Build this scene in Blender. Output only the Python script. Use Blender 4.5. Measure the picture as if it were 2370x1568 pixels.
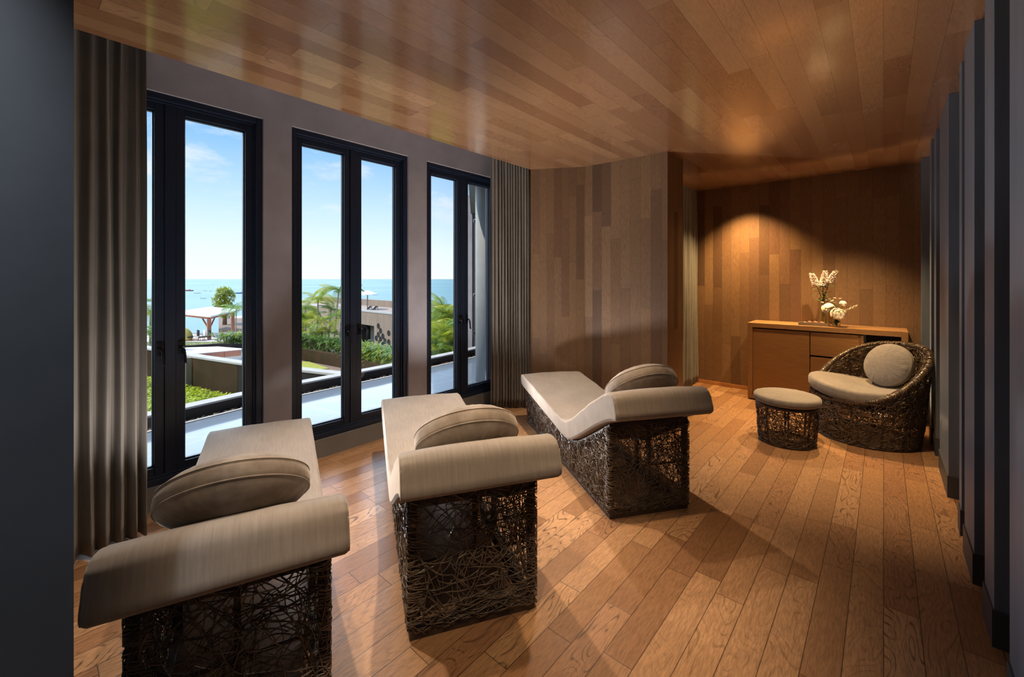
import bpy, math, random
from mathutils import Vector, Matrix, noise
random.seed(7)
PI = math.pi
SC = bpy.context.scene
for o in list(bpy.data.objects): bpy.data.objects.remove(o)
COL = SC.collection

# ------------------------------------------------------------------ camera, world, lights
F_PX = 985.0; CAM_H = 1.5; YAW = math.atan2(860, 985)
cam_d = bpy.data.cameras.new('camera'); cam = bpy.data.objects.new('camera', cam_d); COL.objects.link(cam)
cam_d.sensor_width = 36; cam_d.lens = F_PX / 2370 * 36
cam_d.shift_y = -(784 - 646) / 2370
cam_d.clip_start = 0.05; cam_d.clip_end = 60000
cam.location = (0, 0, CAM_H); cam.rotation_euler = (PI / 2, 0, YAW)
SC.camera = cam
SC.view_settings.view_transform = 'Standard'; SC.view_settings.look = 'None'
SC.view_settings.exposure = 0.1; SC.view_settings.gamma = 1.0
SC.view_settings.use_curve_mapping = False
SC.cycles.max_bounces = 8; SC.cycles.diffuse_bounces = 4; SC.cycles.transparent_max_bounces = 16
SC.cycles.sample_clamp_indirect = 6

W = bpy.data.worlds.new('sky'); SC.world = W; W.use_nodes = True
nt = W.node_tree; nt.nodes.clear()
def wn(t, **k):
    n = nt.nodes.new(t)
    for a, b in k.items(): setattr(n, a, b)
    return n
tc = wn('ShaderNodeTexCoord'); sp = wn('ShaderNodeSeparateXYZ'); nt.links.new(tc.outputs['Generated'], sp.inputs[0])
cr = wn('ShaderNodeValToRGB'); nt.links.new(sp.outputs['Z'], cr.inputs[0])
els = cr.color_ramp.elements
els[0].position = 0.0; els[0].color = (0.97, 1.06, 1.12, 1)
els[1].position = 0.85; els[1].color = (0.08, 0.24, 0.62, 1)
for p, c in ((0.06, (0.88, 1.02, 1.15, 1)), (0.15, (0.62, 0.86, 1.10, 1)), (0.27, (0.30, 0.60, 1.0, 1)), (0.40, (0.19, 0.46, 0.92, 1))):
    e = els.new(p); e.color = c
mp = wn('ShaderNodeMapping'); mp.inputs['Scale'].default_value = (3.2, 3.2, 9.0); mp.inputs['Location'].default_value = (1.3, 0.6, 0.2)
nt.links.new(tc.outputs['Generated'], mp.inputs[0])
no = wn('ShaderNodeTexNoise'); no.inputs['Scale'].default_value = 1.5; no.inputs['Detail'].default_value = 7; no.inputs['Roughness'].default_value = 0.62
nt.links.new(mp.outputs[0], no.inputs['Vector'])
c2 = wn('ShaderNodeValToRGB'); nt.links.new(no.outputs['Fac'], c2.inputs[0])
c2.color_ramp.elements[0].position = 0.53; c2.color_ramp.elements[0].color = (0, 0, 0, 1)
c2.color_ramp.elements[1].position = 0.72; c2.color_ramp.elements[1].color = (.85, .85, .85, 1)
mx = wn('ShaderNodeMixRGB'); nt.links.new(c2.outputs[0], mx.inputs[0]); nt.links.new(cr.outputs[0], mx.inputs[1]); mx.inputs[2].default_value = (0.93, 0.96, 1, 1)
bg = wn('ShaderNodeBackground'); bg.inputs[1].default_value = 1.0; nt.links.new(mx.outputs[0], bg.inputs[0])
wo = wn('ShaderNodeOutputWorld'); nt.links.new(bg.outputs[0], wo.inputs[0])

sd = bpy.data.lights.new('sun', 'SUN'); sd.energy = 4.5; sd.angle = 0.01; sd.color = (1.0, 0.94, 0.82)
sun = bpy.data.objects.new('sun', sd); COL.objects.link(sun)
sun.rotation_euler = Vector((-.25, -.52, .82)).to_track_quat('Z', 'Y').to_euler()

def spot(name, loc, target, power, size=110, blend=.6, col=(1.0, .62, .34), rad=.03):
    d = bpy.data.lights.new(name, 'SPOT'); d.energy = power; d.spot_size = math.radians(size); d.spot_blend = blend
    d.color = col; d.shadow_soft_size = rad
    o = bpy.data.objects.new(name, d); COL.objects.link(o); o.location = loc
    o.rotation_euler = (Vector(loc) - Vector(target)).to_track_quat('Z', 'Y').to_euler()
    return o
spot('added_wall_fill', (-0.80, -0.22, 2.70), (-1.14, -.20, 1.1), 72, 50, 1.0, (.86, .93, 1.0))  # added cool lamp, no fixture known; lifts the near wall
spot('downlight_cabinet', (-1.36, 5.98, 2.74), (-1.36, 6.04, 0), 400, 100, 1.0, (1.0, .60, .24))
spot('downlight_flowers', (-0.40, 5.60, 2.74), (-0.35, 5.66, 0), 270, 84, .8, (1.0, .66, .32))
spot('downlight_chair', (-0.45, 3.9, 2.74), (-0.30, 4.35, 0), 210, 60, .9, (1.0, .68, .36))
spot('downlight_daybed', (-2.20, 3.25, 2.74), (-2.0, 3.1, 0), 230, 78, .9, (1.0, .80, .60))
spot('downlight_daybed', (-2.45, 1.95, 2.74), (-2.1, 1.8, 0), 230, 80, .9, (1.0, .80, .60))
spot('downlight_daybed', (-2.45, 0.85, 2.74), (-2.0, 0.95, 0), 170, 78, .9, (1.0, .82, .64))
spot('downlight_near', (-0.60, 0.15, 2.74), (-1.25, 1.25, .2), 130, 52, .8, (1.0, .74, .48))
spot('added_floor_fill', (-0.95, 2.0, 2.74), (-1.30, 2.0, 0), 120, 58, .9, (1.0, .70, .42))  # added lamp without a known fixture, brightens the open floor
# added spots near floor level, no real fittings, aimed up to brighten the ceiling
spot('added_ceiling_fill', (-3.0, 1.25, .10), (-1.9, 1.6, 2.77), 165, 140, .9, (1.0, .93, .88), .05)
spot('added_ceiling_fill', (-3.0, 2.60, .10), (-1.9, 2.9, 2.77), 165, 140, .9, (1.0, .93, .88), .05)
spot('added_ceiling_fill', (-2.85, 0.42, .10), (-2.2, .6, 2.77), 70, 130, .9, (1.0, .93, .88), .05)
spot('added_ceiling_fill', (-2.3, 3.55, .10), (-1.2, 2.8, 2.77), 55, 115, .9, (1.0, .76, .52), .05)
spot('added_ceiling_fill', (0.05, 5.80, .10), (-0.5, 4.2, 2.77), 100, 110, .9, (1.0, .66, .34), .05)
hz = bpy.data.lights.new('added_haze_fill', 'SUN'); hz.energy = 3.2; hz.angle = 1.0; hz.color = (.72, .86, 1.0)  # added broad soft sun from the sea side, brightens the interior
hzo = bpy.data.objects.new('added_haze_fill', hz); COL.objects.link(hzo)
hzo.rotation_euler = Vector((-1, .15, .30)).to_track_quat('Z', 'Y').to_euler()

# ------------------------------------------------------------------ helpers
class MB:
    def __init__(s): s.v = []; s.f = []
    def add(s, vs, fs):
        b = len(s.v); s.v += [tuple(x) for x in vs]; s.f += [tuple(b + i for i in f) for f in fs]
    def box(s, a, b, M=None):
        (x0, y0, z0), (x1, y1, z1) = a, b
        vs = [Vector(p) for p in ((x0,y0,z0),(x1,y0,z0),(x1,y1,z0),(x0,y1,z0),(x0,y0,z1),(x1,y0,z1),(x1,y1,z1),(x0,y1,z1))]
        if M: vs = [M @ p for p in vs]
        s.add(vs, [(0,3,2,1),(4,5,6,7),(0,1,5,4),(1,2,6,5),(2,3,7,6),(3,0,4,7)]); return s
    def prism(s, poly, z0, z1, f=None):      # poly in plan, or mapped by f(a,b,h)
        f = f or (lambda a, b, c: (a, b, c)); n = len(poly)
        vs = [f(p[0], p[1], z0) for p in poly] + [f(p[0], p[1], z1) for p in poly]
        s.add(vs, [tuple(range(n))[::-1], tuple(range(n, 2*n))] + [(i, (i+1) % n, n+(i+1) % n, n+i) for i in range(n)]); return s
    def tube(s, pts, r, k=6, cap=True, r1=None):
        pts = [Vector(p) for p in pts]; n = len(pts); vs = []; up = None
        for i, p in enumerate(pts):
            t = (pts[min(i+1, n-1)] - pts[max(i-1, 0)])
            t = t.normalized() if t.length > 1e-9 else Vector((0, 0, 1))
            if up is None: up = t.orthogonal().normalized()
            else:
                up = up - t * up.dot(t)
                up = up.normalized() if up.length > 1e-6 else t.orthogonal().normalized()
            w = t.cross(up); rr = r if r1 is None else r + (r1 - r) * i / (n-1)
            for j in range(k):
                a = 2*PI*j/k; vs.append(p + (up*math.cos(a) + w*math.sin(a))*rr)
        fs = [(i*k+j, i*k+(j+1) % k, (i+1)*k+(j+1) % k, (i+1)*k+j) for i in range(n-1) for j in range(k)]
        if cap: fs += [tuple(range(k))[::-1], tuple((n-1)*k+j for j in range(k))]
        s.add(vs, fs); return s
    def lathe(s, prof, c=(0,0,0), k=32, M=None):
        vs = []; n = len(prof); c = Vector(c)
        for r, z in prof:
            for j in range(k):
                a = 2*PI*j/k; p = Vector((r*math.cos(a), r*math.sin(a), z))
                vs.append((M @ p if M else p) + c)
        fs = [(i*k+j, i*k+(j+1) % k, (i+1)*k+(j+1) % k, (i+1)*k+j) for i in range(n-1) for j in range(k)]
        fs += [tuple(range(k))[::-1], tuple((n-1)*k+j for j in range(k))]
        s.add(vs, fs); return s
    def build(s, name, mat, parent=None, smooth=False, bevel=0, link=True):
        me = bpy.data.meshes.new(name); me.from_pydata(s.v, [], s.f); me.update()
        if mat: me.materials.append(mat)
        if smooth: me.polygons.foreach_set('use_smooth', [True]*len(me.polygons))
        o = bpy.data.objects.new(name, me)
        if link: COL.objects.link(o)
        if parent: o.parent = parent
        if bevel:
            m = o.modifiers.new('bevel', 'BEVEL'); m.width = bevel; m.segments = 2; m.limit_method = 'ANGLE'
        return o
def empty(name, loc=(0,0,0), rz=0):
    o = bpy.data.objects.new(name, None); COL.objects.link(o); o.location = loc; o.rotation_euler = (0,0,rz); o.empty_display_size = .1
    return o
def tag(o, label=None, cat=None, group=None, kind=None):
    if label: o['label'] = label
    if cat: o['category'] = cat
    if group: o['group'] = group
    if kind: o['kind'] = kind
    return o
def struct(o, label=None): o['kind'] = 'structure'; (label and tag(o, label)); return o
def copy_tree(o, parent=None):
    c = o.copy(); COL.objects.link(c); c.parent = parent
    if o.type == 'EMPTY' or True:
        for ch in [x for x in ALLCH(o)]: copy_tree(ch, c)
    return c
def ALLCH(o): return [x for x in bpy.data.objects if x.parent == o]

# ---- materials
class NG:
    def __init__(s, name):
        s.m = bpy.data.materials.new(name); s.m.use_nodes = True; s.t = s.m.node_tree; s.t.nodes.clear()
        s.out = s.n('ShaderNodeOutputMaterial')
    def n(s, t, ins=None, **k):
        n = s.t.nodes.new(t)
        for a, b in k.items(): setattr(n, a, b)
        if ins:
            for i, v in ins.items():
                if hasattr(v, 'is_output') : s.t.links.new(v, n.inputs[i])
                else: n.inputs[i].default_value = v
        return n
    def math(s, op, a, b=0.0, c=None):
        d = {0: a, 1: b}
        if c is not None: d[2] = c
        return s.n('ShaderNodeMath', d, operation=op).outputs[0]
    def noise(s, vec, sc, det=2, rough=.5, dist=0):
        return s.n('ShaderNodeTexNoise', {'Vector': vec, 'Scale': sc, 'Detail': det, 'Roughness': rough, 'Distortion': dist}).outputs['Fac']
    def ramp(s, fac, stops):
        r = s.n('ShaderNodeValToRGB', {0: fac}); e = r.color_ramp.elements
        e[0].position, e[0].color = stops[0][0], (*stops[0][1], 1); e[1].position, e[1].color = stops[-1][0], (*stops[-1][1], 1)
        for p, c in stops[1:-1]:
            q = e.new(p); q.color = (*c, 1)
        return r.outputs[0]
    def mix(s, f, a, b, mode='MIX'):
        return s.n('ShaderNodeMixRGB', {0: f, 1: a if hasattr(a, 'is_output') else (*a, 1), 2: b if hasattr(b, 'is_output') else (*b, 1)}, blend_type=mode).outputs[0]
    def bsdf(s, col, rough=.5, bump=None, bstr=.3, bdist=.002, **k):
        d = {'Base Color': col if hasattr(col, 'is_output') else (*col, 1), 'Roughness': rough}
        d.update(k)
        if bump is not None:
            d['Normal'] = s.n('ShaderNodeBump', {'Height': bump, 'Strength': bstr, 'Distance': bdist}).outputs[0]
        b = s.n('ShaderNodeBsdfPrincipled', d); s.t.links.new(b.outputs[0], s.out.inputs[0]); return b
def simple(name, col, rough=.5, **k):
    g = NG(name); g.bsdf(col, rough, **k); return g.m
def noisy(name, c1, c2, sc=5, rough=.6, det=4, bstr=0, scale=(1,1,1), bd=.002, **k):
    g = NG(name); tcn = g.n('ShaderNodeTexCoord').outputs['Object']
    v = g.n('ShaderNodeMapping', {'Vector': tcn, 'Scale': scale}).outputs[0]
    f = g.noise(v, sc, det, .6); c = g.ramp(f, [(.3, c1), (.7, c2)])
    g.bsdf(c, rough, f if bstr else None, bstr, bd, **k); return g.m
def wood(name, along, across, w, L, tones, rough=.4, grain=.35, groove=.0012, coat=0.0, rowoff=0, contour=.5, gstr=.25, spec=.5, dark=.35):
    g = NG(name); tcn = g.n('ShaderNodeTexCoord').outputs['Object']
    s = g.n('ShaderNodeSeparateXYZ', {0: tcn}).outputs
    ax = {'X': s[0], 'Y': s[1], 'Z': s[2]}
    if across == 'XY': ac = g.math('ADD', s[0], s[1])
    else: ac = ax[across]
    al = ax[along]
    a = g.math('ADD', g.math('DIVIDE', ac, w), rowoff + 100.0); row = g.math('FLOOR', a); fa = g.math('FRACT', a)
    wr = g.n('ShaderNodeTexWhiteNoise', {'W': row}, noise_dimensions='1D').outputs['Value']
    b = g.math('ADD', g.math('DIVIDE', al, L), g.math('MULTIPLY_ADD', wr, 9.37, 50.0)); colm = g.math('FLOOR', b)
    # vary joint position inside every cell
    cv = g.n('ShaderNodeCombineXYZ', {0: row, 1: colm}).outputs[0]
    jit = g.math('MULTIPLY', g.math('SUBTRACT', g.n('ShaderNodeTexWhiteNoise', {'Vector': cv}, noise_dimensions='2D').outputs['Value'], .5), .5)
    fb0 = g.math('FRACT', b); sh = g.math('GREATER_THAN', fb0, g.math('ADD', jit, .5))
    colm = g.math('ADD', colm, sh)
    jd = g.math('ABSOLUTE', g.math('SUBTRACT', fb0, g.math('ADD', jit, .5)))
    cid = g.n('ShaderNodeCombineXYZ', {0: row, 1: colm, 2: 3.0}).outputs[0]
    wn_ = g.n('ShaderNodeTexWhiteNoise', {'Vector': cid}, noise_dimensions='3D')
    rid = wn_.outputs['Value']; rc = g.n('ShaderNodeSeparateXYZ', {0: wn_.outputs['Color']}).outputs
    base = g.ramp(rid, tones)
    gv = g.n('ShaderNodeCombineXYZ', {0: g.math('MULTIPLY', ac, 1.0), 1: g.math('MULTIPLY', al, .12), 2: g.math('MULTIPLY', rc[1], 40.0)}).outputs[0]
    fine = g.noise(gv, 160, 3, .7)
    cvv = g.n('ShaderNodeCombineXYZ', {0: g.math('MULTIPLY', ac, 1.0), 1: g.math('MULTIPLY', al, .28), 2: g.math('MULTIPLY', rc[2], 60.0)}).outputs[0]
    n1 = g.noise(cvv, 7, 1, .4, .3)
    rings = g.math('PINGPONG', g.math('MULTIPLY', n1, 16.0), .5)
    ringd = g.n('ShaderNodeMapRange', {0: rings, 1: 0.0, 2: .16, 3: 1.0, 4: 0.0}).outputs[0]
    brk = g.noise(gv, 60, 2, .5)
    ringd = g.math('MULTIPLY', ringd, g.n('ShaderNodeMapRange', {0: brk, 1: .35, 2: .6}).outputs[0])
    ringd = g.math('MULTIPLY', ringd, g.math('MULTIPLY', g.math('POWER', rc[0], 1.5), contour))
    tone = g.n('ShaderNodeMapRange', {0: fine, 1: .25, 2: .75, 3: 1 - grain, 4: 1 + grain*.6}).outputs[0]
    col = g.mix(1.0, base, g.n('ShaderNodeCombineXYZ', {0: tone, 1: tone, 2: tone}).outputs[0], 'MULTIPLY')
    col = g.mix(ringd, col, (tones[0][1][0]*dark, tones[0][1][1]*dark, tones[0][1][2]*dark))
    ea = g.math('MULTIPLY', g.math('MINIMUM', fa, g.math('SUBTRACT', 1.0, fa)), w)
    e = g.math('MINIMUM', ea, g.math('MULTIPLY', jd, L))
    gr = g.n('ShaderNodeMapRange', {0: e, 1: groove*.5, 2: groove*1.5, 3: 1.0, 4: 0.0}).outputs[0]
    col = g.mix(g.math('MULTIPLY', gr, .8), col, (.02, .01, .006))
    hgt = g.math('SUBTRACT', g.math('MULTIPLY', fine, .25), g.math('ADD', g.math('MULTIPLY', ringd, .5), gr))
    tilt = g.math('ADD', hgt, g.math('MULTIPLY', rid, .35))
    ro = g.n('ShaderNodeMapRange', {0: rc[1], 1: 0.0, 2: 1.0, 3: rough - .05, 4: rough + .07}).outputs[0]
    kw = {'Specular IOR Level': spec}
    if coat: kw['Coat Weight'] = coat; kw['Coat Roughness'] = .13
    g.bsdf(col, ro, tilt, gstr, .0012, **kw); return g.m

M = {}
M['floor'] = wood('oak_floor', 'Y', 'X', .121, .75, [(0, (.225, .11, .05)), (.25, (.35, .187, .088)), (.6, (.42, .235, .115)), (.8, (.31, .155, .076)), (1, (.50, .295, .15))], rough=.34, contour=1.15, grain=.42, groove=.0016)
M['ceiling'] = wood('oak_ceiling', 'Y', 'X', .121, .95, [(0, (.25, .115, .05)), (.3, (.33, .176, .083)), (.6, (.37, .20, .10)), (.85, (.25, .112, .052)), (1, (.42, .235, .118))], rough=.26, coat=.9, contour=.4, gstr=.1, spec=.8, grain=.25, groove=.0008)
M['wall'] = wood('oak_wall', 'Z', 'XY', .115, 1.05, [(0, (.105, .058, .033)), (.2, (.19, .108, .056)), (.6, (.235, .138, .071)), (.82, (.15, .078, .046)), (1, (.275, .166, .086))], rough=.45, contour=.35, grain=.3, groove=.0008)
M['cab'] = noisy('cabinet_oak', (.22, .105, .032), (.31, .155, .052), 6, .42, 5, .15, (1, 1, 18))
M['cab_frame'] = noisy('cabinet_frame_oak', (.24, .12, .045), (.36, .19, .075), 9, .45, 6, .2, (1.5, 1.5, 8))
M['trim_oak'] = noisy('skirting_oak', (.42, .19, .07), (.5, .24, .09), 8, .4, 3, 0, (1, 1, 6))
M['plaster'] = noisy('mauve_plaster', (.29, .272, .295), (.365, .345, .372), 3.5, .75, 6, .1)
M['curb'] = noisy('grey_curb', (.16, .155, .145), (.20, .192, .178), 4, .6, 4)
M['slate'] = noisy('slate_plaster', (.075, .085, .10), (.105, .117, .135), 3, .6, 6, .15)
M['fin'] = noisy('slate_stained_wood', (.095, .118, .155), (.14, .165, .21), 9, .5, 6, .15, (1, 1, .12))
M['fin_base'] = simple('dark_skirting', (.05, .055, .068), .5)
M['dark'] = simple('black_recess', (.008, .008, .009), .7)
M['alu'] = noisy('navy_aluminium', (.008, .015, .034), (.011, .020, .042), 40, .38, 2, 0)
M['handle'] = simple('black_handle', (.01, .011, .014), .25, Metallic=.4)
M['chrome'] = simple('chrome', (.7, .7, .7), .2, Metallic=1.0)
M['black'] = simple('matte_black', (.004, .004, .005), .8)
M['concrete'] = noisy('light_concrete', (.40, .40, .40), (.52, .51, .51), 6, .8, 5)
M['conc_warm'] = noisy('warm_board_concrete', (.23, .175, .135), (.34, .265, .205), 1.2, .85, 6, 0, (4, 4, .5))
M['dark_conc'] = noisy('dark_stained_concrete', (.025, .026, .010), (.075, .042, .026), 1.5, .9, 5, 0, (1, 1, .5), **{'Specular IOR Level': .05})
M['black_panel'] = noisy('black_panel', (.014, .014, .018), (.024, .023, .027), 5, .7, **{'Specular IOR Level': .15})
M['stone_gravel'] = noisy('brown_gravel', (.14, .09, .065), (.34, .25, .19), 22, .9, 3)
M['pebble'] = noisy('dark_pebble', (.03, .022, .018), (.12, .085, .065), 9, .5, 2)
M['white_stone'] = simple('white_paving', (.82, .80, .76), .8)
M['brick'] = simple('salmon_brick', (.62, .25, .16), .8)
M['grass'] = noisy('yellow_green_grass', (.30, .33, .05), (.45, .45, .08), 6, .9)
M['ground'] = noisy('garden_soil', (.06, .07, .03), (.12, .12, .05), 2, .9)
M['redwood'] = noisy('red_timber', (.36, .12, .06), (.46, .17, .09), 5, .6, 3, 0, (1, 1, .2))
M['white'] = simple('white_canvas', (.85, .85, .84), .7)
M['roofwhite'] = simple('white_roof', (.8, .79, .78), .7)
M['dkwood'] = noisy('dark_slats', (.055, .045, .045), (.085, .07, .07), 4, .6, 4, 0, (20, 1, .3))
M['bark'] = noisy('palm_trunk', (.32, .26, .18), (.5, .43, .32), 14, .85, 4, 0, (1, 1, 3))
def leafmat(name, c1, c2, tr=.45):
    g = NG(name); tcn = g.n('ShaderNodeTexCoord').outputs['Object']
    f = g.noise(tcn, 3.1, 3, .6); c = g.ramp(f, [(.3, c1), (.7, c2)])
    d = g.n('ShaderNodeBsdfPrincipled', {'Base Color': c, 'Roughness': .4})
    t = g.n('ShaderNodeBsdfTranslucent', {0: c}); m = g.n('ShaderNodeMixShader', {0: tr, 1: d.outputs[0], 2: t.outputs[0]})
    g.t.links.new(m.outputs[0], g.out.inputs[0]); return g.m
M['leaf_y'] = leafmat('yellow_green_leaf', (.27, .36, .02), (.52, .54, .05))
M['leaf_g'] = leafmat('green_leaf', (.10, .24, .03), (.26, .42, .06))
M['leaf_d'] = leafmat('dark_green_leaf', (.03, .10, .02), (.10, .22, .05))
M['lawn'] = leafmat('lime_ground_cover', (.40, .54, .012), (.60, .70, .03))
def fabric(name, c1, c2, streak=(60, 60, 3), sh=.5, bs=.2):
    g = NG(name); tcn = g.n('ShaderNodeTexCoord').outputs['Object']
    v = g.n('ShaderNodeMapping', {'Vector': tcn, 'Scale': streak}).outputs[0]
    f1 = g.noise(v, 1.5, 4, .65); f2 = g.noise(tcn, 5, 3, .55); f3 = g.noise(tcn, 420, 2, .5)
    f = g.math('ADD', g.math('MULTIPLY', f1, .6), g.math('MULTIPLY', f2, .4))
    c = g.ramp(f, [(.36, c1), (.62, c2)])
    h_ = g.math('ADD', g.math('MULTIPLY', f1, .5), g.math('MULTIPLY', f3, .3))
    g.bsdf(c, .75, h_, bs, .003, **{'Sheen Weight': sh, 'Sheen Roughness': .4, 'Sheen Tint': (.9, .82, .74, 1), 'Specular IOR Level': .2}); return g.m
M['velvet'] = fabric('taupe_velvet', (.25, .214, .186), (.322, .28, .243), (90, 6, 6), .5, .12)
M['velvet2'] = fabric('taupe_velvet_cushion', (.20, .16, .13), (.35, .295, .245), (10, 10, 10), .6)
M['greyfab'] = fabric('grey_linen', (.20, .18, .165), (.265, .24, .22), (20, 20, 20), .3, .15)
M['curtain'] = fabric('taupe_curtain', (.185, .168, .15), (.245, .222, .195), (12, 12, .5), .15, .05)
M['curtain_g'] = fabric('grey_curtain', (.15, .15, .145), (.20, .20, .195), (12, 12, .5), .15, .05)
def wick(name, c1, c2, r=.32):
    g = NG(name); tcn = g.n('ShaderNodeTexCoord').outputs['Object']
    f = g.noise(tcn, 26, 2, .5); c = g.ramp(f, [(.3, c1), (.7, c2)]); g.bsdf(c, r, **{'Specular IOR Level': .7}); return g.m
M['wicker'] = wick('dark_wicker', (.075, .052, .037), (.19, .138, .098), .25)
M['wicker_fr'] = noisy('wrapped_frame', (.028, .018, .014), (.07, .045, .034), 3, .45, 2, .6, (70, 70, 4), .004)
M['wicker_b'] = wick('brown_wicker', (.06, .038, .022), (.16, .105, .06), .3)
g = NG('clear_glass'); fr = g.n('ShaderNodeFresnel', {0: 1.45}); tb = g.n('ShaderNodeBsdfTransparent', {0: (.99, .995, .995, 1)}); gl = g.n('ShaderNodeBsdfGlossy', {1: .02})
mxs = g.n('ShaderNodeMixShader', {0: g.math('MULTIPLY', fr.outputs[0], .4), 1: tb.outputs[0], 2: gl.outputs[0]}); g.t.links.new(mxs.outputs[0], g.out.inputs[0]); M['glass'] = g.m
g = NG('pool_water'); tcn = g.n('ShaderNodeTexCoord').outputs['Object']; f = g.noise(tcn, 3.2, 4, .55, 1.0)
vo = g.n('ShaderNodeTexVoronoi', {'Vector': g.n('ShaderNodeMapping', {'Vector': tcn, 'Scale': (2.6, 1.6, 1)}).outputs[0], 'Scale': 1.0}, feature='DISTANCE_TO_EDGE').outputs['Distance']
st = g.ramp(vo, [(0, (.25, .30, .36)), (.04, (.20, .25, .32))])
g.bsdf(st, .08, f, .08, .01, **{'IOR': 1.25, 'Specular IOR Level': .3}); M['pool'] = g.m
g = NG('sea_water'); tcn = g.n('ShaderNodeTexCoord').outputs['Object']
f = g.noise(g.n('ShaderNodeMapping', {'Vector': tcn, 'Scale': (.004, .004, 1)}).outputs[0], 1.0, 4, .5)
f2 = g.noise(g.n('ShaderNodeMapping', {'Vector': tcn, 'Scale': (.3, .3, 1)}).outputs[0], 1.0, 4, .5)
g.bsdf(g.ramp(f, [(.35, (.105, .245, .285)), (.65, (.155, .30, .335))]), .6, f2, .2, .3, **{'Specular IOR Level': .25}); M['sea'] = g.m
M['petal'] = simple('white_petal', (.85, .80, .68), .6)
M['petal_p'] = noisy('pale_pink_floret', (.80, .66, .62), (.88, .82, .78), 60, .6)
M['stem'] = simple('green_stem', (.10, .20, .035), .5)
M['leafv'] = simple('vase_leaf', (.05, .11, .025), .5)
g = NG('vase_glass'); gb = g.n('ShaderNodeBsdfPrincipled', {'Base Color': (.93, .97, .96, 1), 'Roughness': .02, 'Transmission Weight': 1.0, 'IOR': 1.2})
tb = g.n('ShaderNodeBsdfTransparent', {0: (.95, .97, .96, 1)}); mxs = g.n('ShaderNodeMixShader', {0: .65, 1: gb.outputs[0], 2: tb.outputs[0]}); g.t.links.new(mxs.outputs[0], g.out.inputs[0]); M['vase'] = g.m
M['tray'] = noisy('grey_tray', (.16, .13, .09), (.22, .18, .13), 12, .5)
M['pod'] = noisy('brown_pod', (.11, .042, .022), (.26, .12, .065), 30, .4)

# ================================================================== ROOM
ZC = 2.77; XW = -3.55; XP = -3.09; YB = 6.42; XF = .335
b = MB(); b.box((-3.75, -3.2, -.12), (1.2, 6.6, 0)); struct(b.build('floor', M['floor']))
b = MB(); b.box((XP, -3.2, ZC), (1.2, 6.6, ZC+.04)); struct(b.build('ceiling', M['ceiling']))
b = MB(); b.box((-3.8, -3.2, 3.0), (XP+.001, 6.6, 3.08)); b.box((XP, -3.2, ZC+.04), (XP+.04, 6.6, 3.0)); struct(b.build('ceiling_pocket', M['plaster']))
# window wall: head, piers, curb
WIN = [(.09, 1.195), (1.40, 2.505), (2.73, 3.835)]
b = MB(); b.box((-3.8, -3.2, 2.72), (XW, 6.6, 3.0))
ys = [-3.2] + [y for w in WIN for y in w] + [4.6]
for i in range(0, len(ys), 2):
    b.box((-3.8, ys[i], .15), (XW, ys[i+1], 2.72))
struct(b.build('wall_window', M['plaster']))
b = MB(); b.box((-3.8, -3.2, 0), (XW, 4.6, .15)); struct(b.build('baseboard_window', M['curb']))
# timber clad pier and back walls
b = MB(); b.prism([(-1.62, 4.21), (-1.62, 4.64), (-3.6, 4.64), (-3.6, 3.87), (-3.07, 3.87), (-2.54, 4.17)], 0, 2.98)
struct(b.build('wall_pier', M['wall']))
b = MB(); b.box((-2.6, YB, 0), (1.2, YB+.15, 2.98)); struct(b.build('wall_back', M['wall']))
b = MB(); b.box((-2.26, YB-.012, 0), (-1.285, YB, .05)); b.box((.195, YB-.012, 0), (.36, YB, .05)); struct(b.build('baseboard_back', M['trim_oak']))
b = MB(); b.box((-2.42, 4.64, 0), (-2.26, 4.95, 3.0)); b.box((-2.42, 6.2, 0), (-2.26, YB, 3.0)); b.box((-2.42, 4.95, 2.6), (-2.26, 6.2, 3.0)); b.box((-2.42, 4.95, 0), (-2.26, 6.2, .15))
struct(b.build('wall_recess', M['plaster']))
# near wall at the left edge, and the room behind the camera
b = MB(); b.box((-3.8, -.62, 0), (-1.15, .061, ZC)); struct(b.build('wall_near', M['slate']))
b = MB(); b.box((-3.8, -3.3, 0), (1.2, -3.2, 3.0)); struct(b.build('wall_rear', M['slate']))
# right wall with timber fins
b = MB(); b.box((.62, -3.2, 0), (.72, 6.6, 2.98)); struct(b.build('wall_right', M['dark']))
fins = [(.30, 6.16, YB), (.325, 5.40, 5.56), (XF, 5.08, 5.26), (XF, 4.17, 4.77), (XF+.008, 3.60, 3.70), (XF, 3.07, 3.395), (XF+.004, 2.60, 2.81), (XF, 2.03, 2.287), (XF, .6, 1.7), (XF, -.9, .2)]
where = ['in the far corner beside the cabinet', 'behind the wicker armchair, second from the back wall', 'narrow one just nearer than the armchair back',
         'wide one right of the armchair', 'thinnest one, between two wide panels', 'third from the right edge of the photo', 'second from the right edge of the photo', 'at the right edge of the photo', 'beside the camera', 'behind the camera']
for (x, y0, y1), wd in zip(fins, where):
    r = empty('wall_fin', (x, (y0+y1)/2, 0))
    tag(r, 'slate grey full-height wall fin ' + wd, 'wall fin', 'vertical fins along the right wall')
    b = MB(); b.box((0, y0-(y0+y1)/2, .15), (.62-x, y1-(y0+y1)/2, ZC)); b.build('panel', M['fin'], r, bevel=.002)
    b = MB(); b.box((-.006, y0-.006-(y0+y1)/2, 0), (.62-x, y1-(y0+y1)/2+.006, .15)); b.build('skirting', M['fin_base'], r)

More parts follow.
